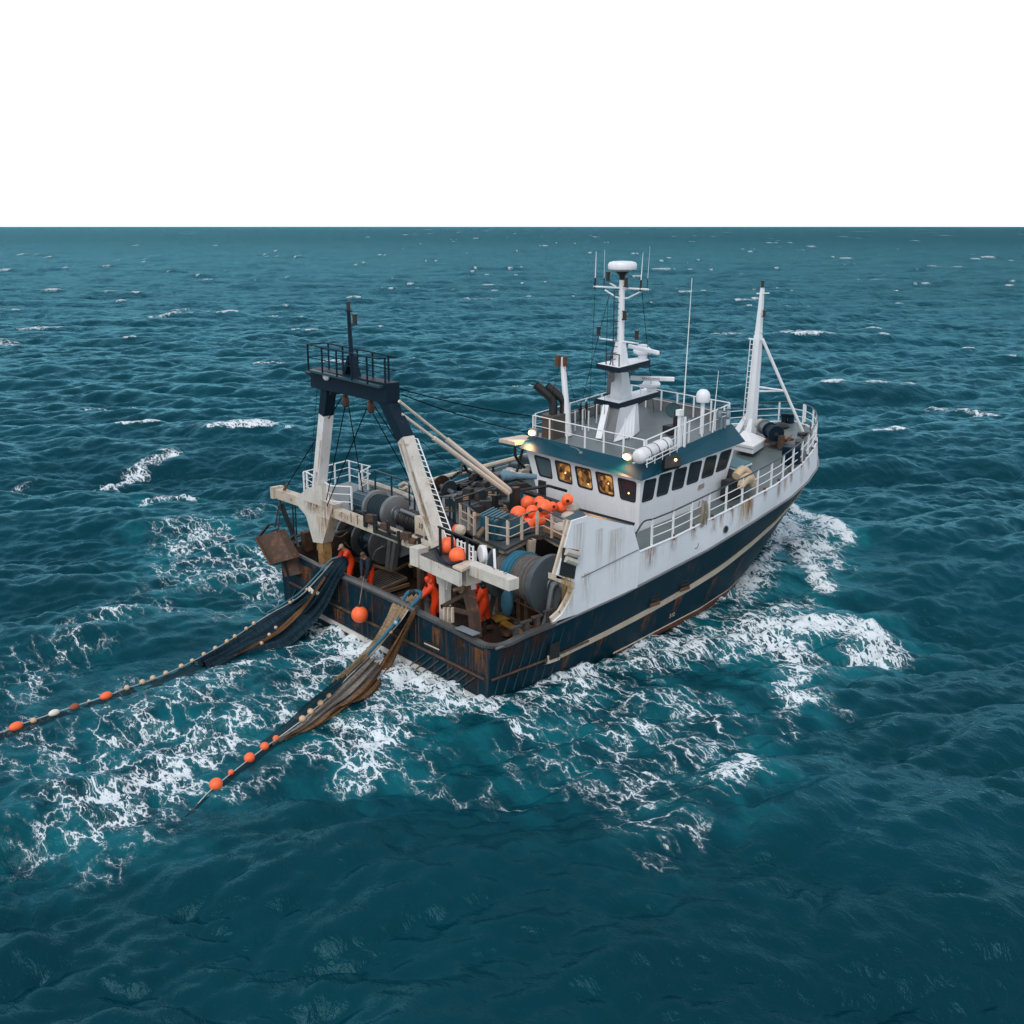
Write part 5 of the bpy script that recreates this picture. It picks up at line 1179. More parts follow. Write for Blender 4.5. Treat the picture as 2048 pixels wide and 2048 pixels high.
for (px_, py_) in ((1172, 848), (1190, 838), (1160, 852)): p = roof(px_, py_); mb.lathe(p + V(0, 0, .7), (0, 0, 1), [(0, .04), (.1, .09), (.3, .07), (.4, .02)], 8); mb.tube([p, p + V(0, 0, .8)], .03, 5)
part(mb, 'rigging_screw', DARK, house)

# ------------------------------------------------------------------ foredeck gear
fz = lambda px_, py_, z=6.0: W(px_, py_, z=z)
fb = W(1500, 866, z=6.0); ft = W(1525, 575, x=fb.x)
mb = MB(); mb.bar(fb, fb.lerp(ft, .68), .46, .46, (1, 0, 0), .34, .3); mb.bar(fb.lerp(ft, .68), ft, .28, .26, (1, 0, 0), .15, .15); fm = part(mb, 'foremast', WHITE)
q = fb.lerp(ft, .97); lightbox(ft, fm, .8); lightbox(W(1528, 634, x=fb.x - .1), fm, .8)
mb = MB(); a, b = W(1514, 587, x=fb.x), W(1538, 586, x=fb.x); mb.bar(a, b, .08, .06); mb.bar(W(1498, 677, x=fb.x), W(1522, 681, x=fb.x), .08, .06); mb.bar(W(1510, 664, x=fb.x), W(1524, 664, x=fb.x), .1, .05); part(mb, 'mast_crosspiece', WHITE, fm)
mb = MB(); a0, a1 = W(1492, 850, x=fb.x - .3), W(1508, 678, x=fb.x - .3)
for o in (0, .22): mb.tube([a0 + V(0, o, 0), a1 + V(0, o, 0)], .022, 5)
for i in range(17): q = a0.lerp(a1, i / 16); mb.tube([q, q + V(0, .22, 0)], .016, 4)
part(mb, 'foremast_ladder', RAILW, fm)
sf = W(1606, 864, z=6.05); st_ = W(1525, 678, x=fb.x); mb = MB(); mb.tube([st_, sf], .08, 8)
k_ = st_.lerp(sf, .55); mb.tube([fb.lerp(ft, .33), k_], .05, 6); mb.tube([fb.lerp(ft, .29) + V(0, .2, 0), k_], .05, 6); part(mb, 'mast_stay_boom', WHITE, fm)
mb = MB()
for a, b, r in ((V(-.6, -.3, 0), V(0, -.1, 1.1), .14), (V(-.5, .5, 0), V(0, .1, 1.2), .14), (V(.5, -.2, 0), V(.05, 0, 1.0), .14)): mb.bar(fb + a, fb + b, .12, .4, (0, 1, 0), .08, .1)
each(mb, 'mast_bracket', WHITE, fm)
# windlass
a, b = W(1526, 852, z=6.6), W(1553, 868, z=6.5); wl_ = MB().lathe(a, b - a, [(0, .12), ((b - a).length, .12)], 8).build('windlass', STEEL, BOAT); d = (b - a).normalized(); L_ = (b - a).length
for t0, t1, r, m in ((-.25, .05, .42, SACK), (.05, .10, .56, STEEL), (.1, .48, .42, STEEL), (.48, .54, .58, NAVY), (.54, .9, .46, NAVY), (.9, 1.0, .6, NAVY)): MB().lathe(a + d * L_ * t0, d, [(0, r * .66), (.02, r * .7), (L_ * (t1 - t0) - .02, r * .7), (L_ * (t1 - t0), r * .66)], 24).build('windlass_drum', m, wl_, smooth=True)
mb = MB(); mb.box(a.lerp(b, .5) + V(.2, -.2, -.5), (1.6, 1.2, .12)); mb.box(b + V(.0, -.3, -.35), (.3, .2, .6)); part(mb, 'windlass_bed', BROWN, wl_)
mb = MB(); q = fz(1562, 878, 6.15); mb.box(q + V(0, 0, .12), (1.1, .8, .07), rz=.3); mb.box(q + V(.3, -.1, -.02), (.3, .3, .25)); part(mb, 'timber_pallet', TIMBER)
mb = MB(); q = fz(1560, 858); mb.ball(q + V(0, 0, .15), (.6, .45, .2), 12); part(mb, 'rope_heap', BLACK, smooth=True)
mb = MB(); mb.box(fz(1556, 869), (.4, .3, .15), rz=.5); part(mb, 'deck_vent', RAILW)
for px_, py_ in ((1568, 849), (1581, 850)):
    q = fz(px_, py_, 6.05); part(MB().lathe(q, (0, 0, 1), [(0, .30), (.05, .28), (.06, .17), (.48, .17), (.52, .22), (.6, .22), (.62, .17)], 16), 'bow_bollard', NAVY, smooth=True)
q = W(1590, 931, z=5.65); mb = MB(); mb.box(q + V(0, .25, .45), (.75, .6, .9)); part(mb, 'deck_locker', NAVY, bevel=.08)
mb = MB(); mb.box(q + V(.9, .35, .35), (.45, .4, .6)); part(mb, 'deck_cabinet', STEEL, bevel=.08)
mb = MB(); mb.tube([fz(1596, 870) + V(0, 0, .06), fz(1610, 872) + V(0, 0, .06)], .1, 6); mb.box(fz(1600, 882), (.8, .5, .06), rz=.6); mb.box(fz(1612, 870), (.4, .3, .3)); part(mb, 'chain_plate', DARK)
mb = MB(); mb.tube(smooth_path([fz(1595, 860), fz(1600, 870), fz(1608, 876), fz(1614, 872)], 5), .04, 5); part(mb, 'anchor_chain', DARK)
# canvas covered hatch, teal topped locker
c = [W(1465, 900, z=5.75), W(1506, 909, z=5.75), W(1530, 893, z=5.75)]; c.append(c[0] + (c[2] - c[1])); up_ = V(0, 0, .55)
mb = MB(); mb.hexa(c + [q + V(0, 0, .42) for q in c]); hb_ = part(mb, 'hatch_coaming', WHITE, bevel=.04)
cn = sum(c, Vector()) / 4
mb = MB(); rg = [cn + (q - cn) * 1.05 + V(0, 0, .40) for q in c]; mb.add(rg + [cn + (c[0] - cn) * .1 + V(0, .3, .85), cn + (c[2] - cn) * .1 + V(0, .3, .85)] + [q + V(0, 0, -.12) for q in rg], [(0, 1, 4), (1, 2, 5, 4), (2, 3, 5), (3, 0, 4, 5), (0, 1, 7, 6), (1, 2, 8, 7), (2, 3, 9, 8), (3, 0, 6, 9)]); part(mb, 'canvas_cover', mat('white_canvas', (.72, .72, .73), .7, dirt=.15, bump=.3, scale=1.5), hb_)
c = [W(1453, 932, z=6.25), W(1474, 937, z=6.25), W(1503, 925, z=6.25), W(1465, 914, z=6.25)]
c = [W(1440, 926, z=6.2), W(1473, 937, z=6.2), W(1503, 925, z=6.2)]; c.append(c[0] + (c[2] - c[1]))
mb = MB(); mb.hexa([V(q.x, q.y, 5.25) for q in c] + [q + V(0, 0, -.05) for q in c]); lk = part(mb, 'side_locker', STEEL)
mb = MB(); cn = sum(c, Vector()) / 4; mb.poly([cn + (q - cn) * 1.0 + V(0, 0, .02) for q in c], .07); part(mb, 'locker_lid', TEALC, lk)
mb = MB()
for a, b in zip(c, c[1:] + c[:1]): mb.bar(a + V(0, 0, -.06), b + V(0, 0, -.06), .07, .07)
part(mb, 'lid_frame', RAILW, lk)
mb = MB(); mb.box(W(1462, 960, z=5.4), (1.0, .8, .7)); mb.box(W(1450, 975, z=5.1), (.9, .7, .4)); part(mb, 'side_step', mat('step_grey', (.12, .15, .16), .5, dirt=.4), bevel=.05)
# rails round the bow, starboard side rail
def raise_(L): return [Vector(p) for p in L]
pts = [span(S_DK, t) + V(0, .05, .03) for t in [(x - 7.3) / 20.3 for x in (8.3, 9.6, 11, 12.4, 13.8, 15.2, 16.6, 18, 19.4, 20.8, 22, 23.2, 24.3, 25.3, 26.2, 26.9, 27.35)]]
rail('side_railing', pts, 1.08, 17, 2, .032, RAILW, RAILD, .035)
pp_ = [span(P_DK, t) + V(0, -.05, .03) for t in [(x - 7.3) / 20.3 for x in (27.5, 27.1, 26.4, 25.4, 24.3, 23, 21.5, 20, 18.5, 17)]]
rail('bow_railing', [pts[-1] + V(.02, .12, 0)] + pp_, 1.08, 10, 2, .032, RAILW, RAILD, .035)
mb = MB(); q = pts[0] + V(0, 0, 1.08); mb.tube(smooth_path([q, q + V(-.4, .1, -.05), q + V(-.8, .15, -.5)], 5), .035, 6); mb.tube([pts[0] + V(-.75, .15, .55), pts[0] + V(-.9, .15, -.1)], .03, 6); part(mb, 'rail_end', RAILD)
mb = MB()
for p in pts[1::1]: mb.bar(p - V(0, .02, .1), p + V(0, -.02, .13), .09)
each(mb, 'post_foot', RUST)

# gear crowding the port side of the boat deck and the well
mb = MB(); r_ = random.Random(21)
for i in range(16):
    c_ = V(r_.uniform(5.8, 9.0), r_.uniform(1.2, 5.0), 4.56); d_ = (r_.uniform(.2, .8), r_.uniform(.15, .6), r_.uniform(.2, .7)); mb.box(c_ + V(0, 0, d_[2] / 2), d_, rz=r_.uniform(-1, 1))
each(mb, 'gear_box', mat('gear_box_dark', (.03, .035, .04), .6, rust=.4, dirt=.7), bevel=.03)
for i in range(5):
    c_ = V(r_.uniform(5.8, 8.8), r_.uniform(.6, 4.8), 4.6); m_ = MB()
    for k in range(3): m_.tube([c_ + V(math.cos(a) * (.32 - .03 * k), math.sin(a) * (.32 - .03 * k), .08 * k) for a in [q * math.pi / 8 for q in range(17)]], .045, 5)
    part(m_, 'rope_coil', r_.choice((ROPET, ROPED, ROPEG)))
mb = MB()
for i in range(12):
    a = V(r_.uniform(8.5, 12), r_.uniform(5.3, 7.4), r_.uniform(3.4, 4.6)); mb.tube(smooth_path([a, a + V(r_.uniform(.3, 1.5), r_.uniform(-.5, .3), r_.uniform(-.2, .5)), a + V(r_.uniform(1.5, 3), r_.uniform(-.6, .4), r_.uniform(-.3, .3))], 4), r_.choice((.05, .08, .13)), 6)
each(mb, 'side_pipework', mat('pipe_mixed', (.07, .07, .065), .5, rust=.4, dirt=.7))
mb = MB()
for i in range(9):
    c_ = V(r_.uniform(1.8, 7), r_.uniform(-4.8, 7), 1.3); d_ = (r_.uniform(.3, .9), r_.uniform(.3, .9), r_.uniform(.2, .9)); mb.box(c_ + V(2 if c_.x < 3.5 else 0, 0, d_[2] / 2), d_, rz=r_.uniform(-1, 1))
each(mb, 'well_gear', BROWN, bevel=.03)
mb = MB()
for y in (7.0, 6.2, 4.9, 3.9): mb.tube([V(.28, y, 1.3), V(.28, y, tz(y) - .05)], .06, 6)
for y in (-4.9, -3.4, -2.3, 1.2, 2.6): mb.tube([V(.28, y, 1.3), V(.28, y, tz(y) - .05)], .05, 6)
each(mb, 'bulwark_stay', BROWN)
# ------------------------------------------------------------------ loose things on the boat
def thing(mb, name, m, label, cat, group=None, loc=None, **k):
    lo = Vector(loc) if loc is not None else Vector((sum(v.x for v in mb.v) / len(mb.v), sum(v.y for v in mb.v) / len(mb.v), min(v.z for v in mb.v)))
    return tag(mb.build(name, m, None, loc=lo, **k), label, cat, group)
def make_buoy(c, r, label, group, m=ORANGE, tilt=(0, 0, 1), name='fishing_buoy'):
    d = Vector(tilt).normalized(); c = Vector(c)
    e = empty(name, c - V(0, 0, r), label, 'buoy', group)
    prof = [(-r, .01)] + [(-r * math.cos(a), r * math.sin(a)) for a in [math.pi * i / 14 for i in range(1, 12)]] + [(r * .93, r * .42), (r * 1.05, r * .24), (r * 1.12, r * .2)]
    MB().lathe(c, d, prof, 24, cap=False).build('float_body', m, e, smooth=60)
    MB().lathe(c + d * r * 1.0, d, [(0, r * .3), (r * .1, r * .3), (r * .2, r * .17), (r * .34, r * .14)], 12).build('buoy_eye', BLACK, e)
    return e
GB = 'orange buoys heaped by the wheelhouse'
spots = [(1037, 1029, 18, 'largest orange buoy at the aft end of the heap, beside the blue crate'), (1055, 1005, 14.5, 'orange buoy at the port aft corner of the heap, next to the small blue drum'),
 (1079, 1004, 12.5, 'paler orange buoy at the back of the heap under the wheelhouse windows'), (1064.5, 1023, 13.5, 'orange buoy in the middle of the heap, right of the largest one'),
 (1089, 1014, 16, 'big pale orange buoy lying on top in the centre of the heap'), (1105, 1013, 10.5, 'small orange buoy wedged behind the big pale one'),
 (1122, 1014, 12, 'orange buoy at the starboard side of the heap below the topmost one'), (1135, 999, 12.5, 'topmost orange buoy leaning on the white wheelhouse wall'),
 (1056, 1050, 15, 'shaded orange buoy hanging low against the boat deck railing'), (1078, 1040, 14, 'deep orange buoy behind the railing at the starboard front of the heap'), (1096, 1032, 12, 'orange buoy half hidden behind the railing near the white roll')]
zz = [5.1, 5.15, 5.3, 5.25, 5.55, 5.3, 5.2, 5.6, 4.75, 4.95, 4.95]
for (px_, py_, r_, lab), z_ in zip(spots, zz):
    p = W(px_, py_, z=z_); make_buoy(p, r_ / 50.0, lab, GB, tilt=(rng.uniform(-1, .2), rng.uniform(-.8, .8), rng.uniform(-.6, .2)))
for (px_, py_, r_, lab, z_) in ((896, 1091, 15.5, 'upper of two orange buoys on the gantry platform, nearer the white leg', 5.05), (914.5, 1111, 14.5, 'lower of two orange buoys on the gantry platform, nearer the railing', 5.0)):
    make_buoy(W(px_, py_, z=z_), r_ / 48.0, lab, 'orange buoys on the gantry platform', tilt=(.6, -.2, -.5) if px_ < 900 else (.3, .6, .5))
hb = W(719.5, 1229, x=-.42)
hbo = make_buoy(hb, .335, 'orange teardrop buoy hanging on a line against the blue transom', None)
hand = W(727.5, 1155, x=-.2)
thing(MB().tube([hb + V(0, 0, .44), hand], .014, 5), 'buoy_line', ROPET, 'thin pale line from the man in navy down to the hanging buoy', 'rope')
thing(MB().lathe(W(1034, 1012, z=4.6), (0, 0, 1), [(0, .27), (.3, .29), (.75, .27), (.78, .2)], 18), 'small_drum', mat('drum_turquoise', (.006, .14, .20), .4), 'small turquoise drum behind the orange buoys', 'drum', smooth=True)
# blue crate with slatted lid, netting pile, white rolls
def crate(c4, z0, h, label):
    e = empty('fish_crate', sum(c4, Vector()) / 4, label, 'crate'); e.location.z = z0
    P = [V(q.x, q.y, z0) for q in c4]; MB().hexa(P + [q + V(0, 0, h) for q in P]).build('crate_body', BINB, e, bevel=.03)
    m_ = MB()
    for i in range(6): m_.bar(P[0].lerp(P[1], i / 5) + V(0, 0, h + .03), P[3].lerp(P[2], i / 5) + V(0, 0, h + .03), .05, .04)
    m_.build('lid_slat', mat('slat_pale_blue', (.08, .19, .25), .5), e); return e
c = [W(960, 1030, z=5.35), W(990, 1043, z=5.35), W(1018, 1028, z=5.35)]; c.append(c[0] + (c[2] - c[1])); crate(c, 4.56, .78, 'blue plastic crate with a slatted lid on the boat deck')
rows = []
ctr = W(1010, 1062, z=4.6)
mb = MB()
for i in range(15):
    u = -1 + 2 * i / 14; row = []
    for j in range(15):
        v = -1 + 2 * j / 14; h = max(0, (1 - u ** 4) * (1 - v ** 4)) * .62 + rng.uniform(-.05, .05); row.append(ctr + V(u * 1.0 + v * .1, v * .9, max(0, h)))
    rows.append(row)
mb.grid(rows); thing(mb, 'net_heap', mat('net_heap_blue', (.008, .055, .085), .8, dirt=.7, bump=.9, scale=5), 'heap of dark blue netting behind the boat deck railing', 'net', smooth=60, loc=ctr)
thing(MB().tube([W(1104, 1040, z=4.85), W(1140, 1050, z=4.85)], .24, 12), 'canvas_roll', mat('grey_canvas', (.2, .2, .2), .8, bump=.4), 'grey canvas roll with a white end beside the wheelhouse', 'canvas roll', smooth=True)
thing(MB().ball(W(1124, 1056, z=4.75), (.36, .42, .22), 12), 'white_sack', SACK, 'dirty white sack under the grey canvas roll', 'sack', smooth=True)
thing(MB().ball(W(1142, 1016, z=5.1), (.4, .36, .25), 12), 'white_sack', SACK, 'cream bundle between the orange buoys and the white shelter', 'sack', smooth=True)
thing(MB().ball(W(1137, 1032, z=4.9), (.35, .3, .2), 12), 'white_sack', SACK, 'small white bundle just above the grey canvas roll', 'sack', smooth=True)
thing(MB().bar(W(1092, 1058, z=4.7), W(1130, 1074, z=4.7), .3, .16), 'grey_plank', TIMBER, 'grey timber baulk lying along the edge of the boat deck', 'plank')
# life raft canister
a, b = W(1275, 915, plane=(RA + V(0, 0, .38), V(0, 0, 1))), W(1336, 886, plane=(RA + V(0, 0, .45), V(0, 0, 1)))
d = (b - a).normalized(); L_ = (b - a).length
e = empty('life_raft', (a + b) / 2 - V(0, 0, .36), 'white life raft canister strapped to the starboard edge of the wheelhouse roof', 'life raft')
MB().lathe(a, d, [(0, .05), (.03, .2), (.12, .29), (.26, .31), (L_ * .48, .31), (L_ * .49, .29), (L_ * .5, .31), (L_ - .26, .31), (L_ - .12, .29), (L_ - .03, .2), (L_, .05)], 24).build('canister', mat('canister_white', (.70, .71, .73), .5, streak=.2, dirt=.5, scale=2, bump=0), e, smooth=True)
m_ = MB()
for t in (.22, .48, .76): m_.lathe(a + d * L_ * t, d, [(0, .32), (.05, .32)], 24)
m_.build('strap', DARK, e)
m_ = MB(); s_ = V(d.y, -d.x, 0)
for t in (.15, .85): m_.bar(a + d * L_ * t + s_ * .45 + V(0, 0, -.1), a + d * L_ * t - s_ * .4 + V(0, 0, -.36), .06)
for k in (-.05, -.22): m_.tube([a + s_ * .42 + V(0, 0, k) - d * .1, b + s_ * .42 + V(0, 0, k) + d * .1], .02, 5)
for t in (0, .25, .5, .75, 1): m_.tube([a + d * L_ * t + s_ * .42 + V(0, 0, -.02), a + d * L_ * t + s_ * .42 + V(0, 0, -.36)], .02, 5)
m_.build('cradle', RAILW, e)
m_ = MB()
for i in range(7): q = a + d * L_ * (.12 + .12 * i) + s_ * .355 + V(0, 0, -.06); m_.bar(q, q + V(0, 0, rng.uniform(.06, .12)) + d * rng.uniform(-.05, .05), .02, .02)
m_.build('canister_mark', DARK, e)
# beige fenders by the rail, rope bundle on the rail
mb = MB(); q = W(1492, 968, z=5.7)
mb.tube(smooth_path([q + V(-.55, -.1, -.05), q + V(-.1, .0, .22), q + V(.4, .1, .15), q + V(.6, .1, -.2)], 6), [.14 + .10 * math.sin(math.pi * i / 18) for i in range(19)], 10)
mb.tube(smooth_path([q + V(-.2, .4, .3), q + V(.4, .5, .5), q + V(.8, .4, .15), q + V(.8, .2, -.3)], 6), .19, 10)
thing(mb, 'rope_fender', mat('beige_fender', (.55, .42, .28), .8, dirt=.3, bump=.5, scale=3), 'pair of thick beige fenders slung over the side deck rail', 'fender', smooth=True)
mb = MB(); q = W(1486, 985, z=5.4); mb.box(q + V(.1, .75, 0), (.8, .5, .9)); thing(mb, 'fender_stand', DARK, 'dark open stand under the beige fenders by the rail', 'stand', bevel=.05)
mb = MB(); q = pts[2] + V(.55, -.02, 1.0)
for i in range(14):
    o = V(rng.uniform(-.16, .16), rng.uniform(-.1, .1), 0); mb.tube(smooth_path([q + o, q + o * 1.5 + V(0, 0, -.45), q + o * 1.2 + V(rng.uniform(-.1, .1), 0, -rng.uniform(.8, 1.15))], 4), .03, 5)
thing(mb, 'rope_bundle', mat('rope_bundle_tan', (.30, .25, .19), .85, dirt=.7, bump=.5, scale=4), 'tangled tan rope bundle tied to the starboard side rail', 'rope')
# crates under the rail at the stern
mb = MB(); q = W(1014, 1206, x=2.6)
mb.ball(q, (.22, .26, .55), 14); e = thing(mb, 'net_bag', mat('bag_blue', (.02, .10, .15), .8, dirt=.6, bump=.8, scale=4), 'blue net bag hanging from the outrigger arm beside the big drum', 'net bag', smooth=True)
thing(MB().tube([q + V(0, 0, .5), q + V(-.2, .05, 1.1), W(1014, 1160, x=.7) + V(0, 0, -.2)], .02, 5), 'bag_line', ROPET, 'pale line holding the blue net bag under the arm', 'rope')
e = empty('life_buoy', W(916, 1064, z=5.0), 'orange and white float wedged behind the gantry ladder', 'float')
q = W(916, 1060, z=5.05); MB().lathe(q + V(0, .2, 0), (.1, -1, 0), [(0, .1), (.05, .2), (.2, .22)], 14).build('float_body', ORANGE, e); MB().lathe(q + V(.02, 0, 0), (.1, -1, 0), [(0, .22), (.2, .22), (.3, .1)], 14).build('float_end', mat('pale_cream', (.6, .5, .4)), e)
# blocks hanging under the gantry, trawl doors, wires
for (px_, y0, y1, lab) in ((691.5, 776, 814, 'port hanging block under the gantry beam, smaller and rust brown'), (742.5, 787, 826, 'starboard hanging block under the gantry beam, larger and rust brown')):
    t_, b_ = G(px_, y0), G(px_, y1); L_ = (t_ - b_).length; e = empty('hanging_block', t_, lab, 'pulley block', 'blocks hanging from the gantry')
    MB().tube([t_ + V(0, 0, .1), t_ - V(0, 0, L_ * .35)], .06, 8, r2=.09).build('swivel', RUST, e)
    MB().lathe(b_, (0, 0, 1), [(0, .08), (.05, .13), (L_ * .3, .165), (L_ * .55, .13), (L_ * .72, .06)], 10).build('block_shell', mat('block_brown', (.045, .020, .013), .55, rust=.35), e, smooth=30)
mb = MB()
mb.lathe(G(702, 778), (0, 1, 0), [(-.1, .16), (.1, .16)], 14); mb.lathe(G(713, 782), (0, 1, 0), [(-.1, .16), (.1, .16)], 14); part(mb, 'beam_sheave', BLACK, gant)
mb = MB(); mb.ball(G(667, 752) + V(-.35, 0, 0), (.1, .22, .16), 10); part(mb, 'beam_lamp', mat('lamp_white', (.6, .66, .7)), gant)
def wire(a, b, lab, r=.022, s=.0, m=WIRE, name='steel_wire'):
    mb = MB().tube(sag(a, b, s, 10) if s else [a, b], r, 5); return thing(mb, name, m, lab, 'wire', 'rigging wires of the gantry', loc=a)
wire(G(690, 814), G(653, 1000, .6), 'wire dropping from the port block to the port leg foot')
wire(G(697, 811), G(726, 985, .9), 'wire dropping from the port block towards the blue winch drum')
wire(G(733, 818), G(654, 1012, .6), 'wire crossing from the starboard block down to the port leg foot')
wire(G(746, 827), G(831, 980, 3.0), 'wire from the starboard block running down behind the ladder leg')
wire(G(750, 814), G(791, 878, 1.2), 'short wire from the starboard block to the starboard leg')
wire(G(684, 794), G(575, 970, 1.0), 'wire from the gantry head out to the port outrigger tip')
wire(G(636, 757), G(618, 985, 1.2), 'thin wire hanging from the port end of the gantry head', .009)
wire(G(793, 776, 1.4), RB + V(0, 0, .9), 'upper long wire from the gantry head to the wheelhouse roof rail', .024, .12)
wire(G(803, 789, 1.4), RB + V(-.2, .1, .15), 'lower long wire from the gantry head to the port floodlight', .024, .12)
wire(G(828, 870, 1.4), W(920, 949, x=7.2), 'wire from the starboard leg to the port pipe rail', .012)
wire(W(1118, 735, x=10.8), W(1102, 800, x=10.9), 'thin wire hanging beside the white derrick post', .009)
wire(W(1132, 740, x=11.0), W(1160, 830, x=12), 'thin wire from the derrick post head to the roof blocks', .009)
wire(W(1060, 713, y=0) if False else W(1452, 818, z=8.4), W(1495, 806, z=7.6), 'short dark wire from the roof horns to the foremast', .012)
mb = MB().tube([G(575, 968), G(562, 992)], .07, 6); thing(mb, 'rigging_screw', RUST, 'rusty turnbuckle at the tip of the port outrigger', 'turnbuckle')
mb = MB()
for a_, b_ in (((560, 1000), (550, 1055)), ((561, 1000), (557, 1058)), ((559, 995), (559, 1012))): mb.tube([G(*a_, .9), G(*b_, .6)], .035, 5)
thing(mb, 'door_chain', DARK, 'black chains holding the trawl door under the port outrigger', 'chain')
mb = MB()
for px_ in (585, 590): mb.tube([G(px_, 1008), G(px_ + 3, 1070)], .035, 5)
mb.bar(G(563, 1010), G(592, 1085), .16, .16)
part(mb, 'outrigger_strut', DARK, beam)
def door(c4, x0, th, label, curve_=.22):
    P = [W(a, b, x=x0) for a, b in c4]; m_ = MB(); F_, Bk = [], []
    for i in range(9):
        u = i / 8; rf = []; rb = []
        for j in range(9):
            v = j / 8; q = P[0].lerp(P[1], u).lerp(P[3].lerp(P[2], u), v); k = V(-curve_ * math.sin(math.pi * u) - .25 * math.sin(math.pi * u), 0, 0); rf.append(q + k); rb.append(q + k + V(th, 0, 0))
        F_.append(rf); Bk.append(rb)
    m_.grid(F_); m_.grid(Bk); m_.grid([[r[0] for r in F_], [r[0] for r in Bk]]); m_.grid([[r[-1] for r in F_], [r[-1] for r in Bk]]); m_.grid([F_[0], Bk[0]]); m_.grid([F_[-1], Bk[-1]])
    e = empty('trawl_door', P[0], label, 'trawl door', 'trawl doors on the port quarter'); m_.build('door_plate', BROWN, e, smooth=30)
    m_ = MB(); q = P[0]; m_.bar(P[0] + V(-.1, 0, 0), P[0] + V(.7, .25, .5), .1, .1); m_.bar(P[0] + V(.7, .25, .5), P[1] + V(.2, 0, .25), .08, .08); m_.bar(P[0] + V(0, 0, 0), P[1] + V(0, 0, 0), .12, .14); m_.build('door_bracket', DARK, e)
    m_ = MB(); m_.bar(P[0].lerp(P[1], .33) + V(-.42, 0, 0), P[3].lerp(P[2], .33) + V(-.42, 0, 0), .08, .08); m_.build('door_rib', RUST, e); return e
door([(516, 1079), (556, 1060), (586, 1117), (547, 1131)], -.5, .35, 'large rust brown trawl door hanging outside the port quarter')
door([(568, 1100), (590, 1108), (600, 1148), (584, 1150)], -.15, .2, 'smaller trawl door hard against the stern behind the large one', .05)

# ------------------------------------------------------------------ people
SKIN = mat('skin', (.42, .22, .15), .5, bump=0, dirt=.1); OIL = mat('orange_oilskin', (.90, .065, .012), .42, dirt=.2, bump=.2); OILD = mat('orange_oilskin_red', (.72, .035, .012), .42, dirt=.25, bump=.2)
NAVJ = mat('navy_jacket', (.008, .022, .045), .7, dirt=.4); GLOVE = mat('blue_glove', (.02, .10, .16), .6); GLOVEG = mat('grey_glove', (.18, .2, .2), .7); BOOT = mat('black_boot', (.008, .008, .009), .4)
HOODB = mat('black_hood', (.006, .009, .012), .6); CAPB = mat('beige_cap', (.72, .58, .45), .8)
def limb(m_, pts_, rs, n=10): m_.tube(smooth_path(pts_, 4), [float(np.interp(i / (4 * (len(pts_) - 1)), [k / (len(pts_) - 1) for k in range(len(pts_))], rs)) for i in range(4 * (len(pts_) - 1) + 1)], n)
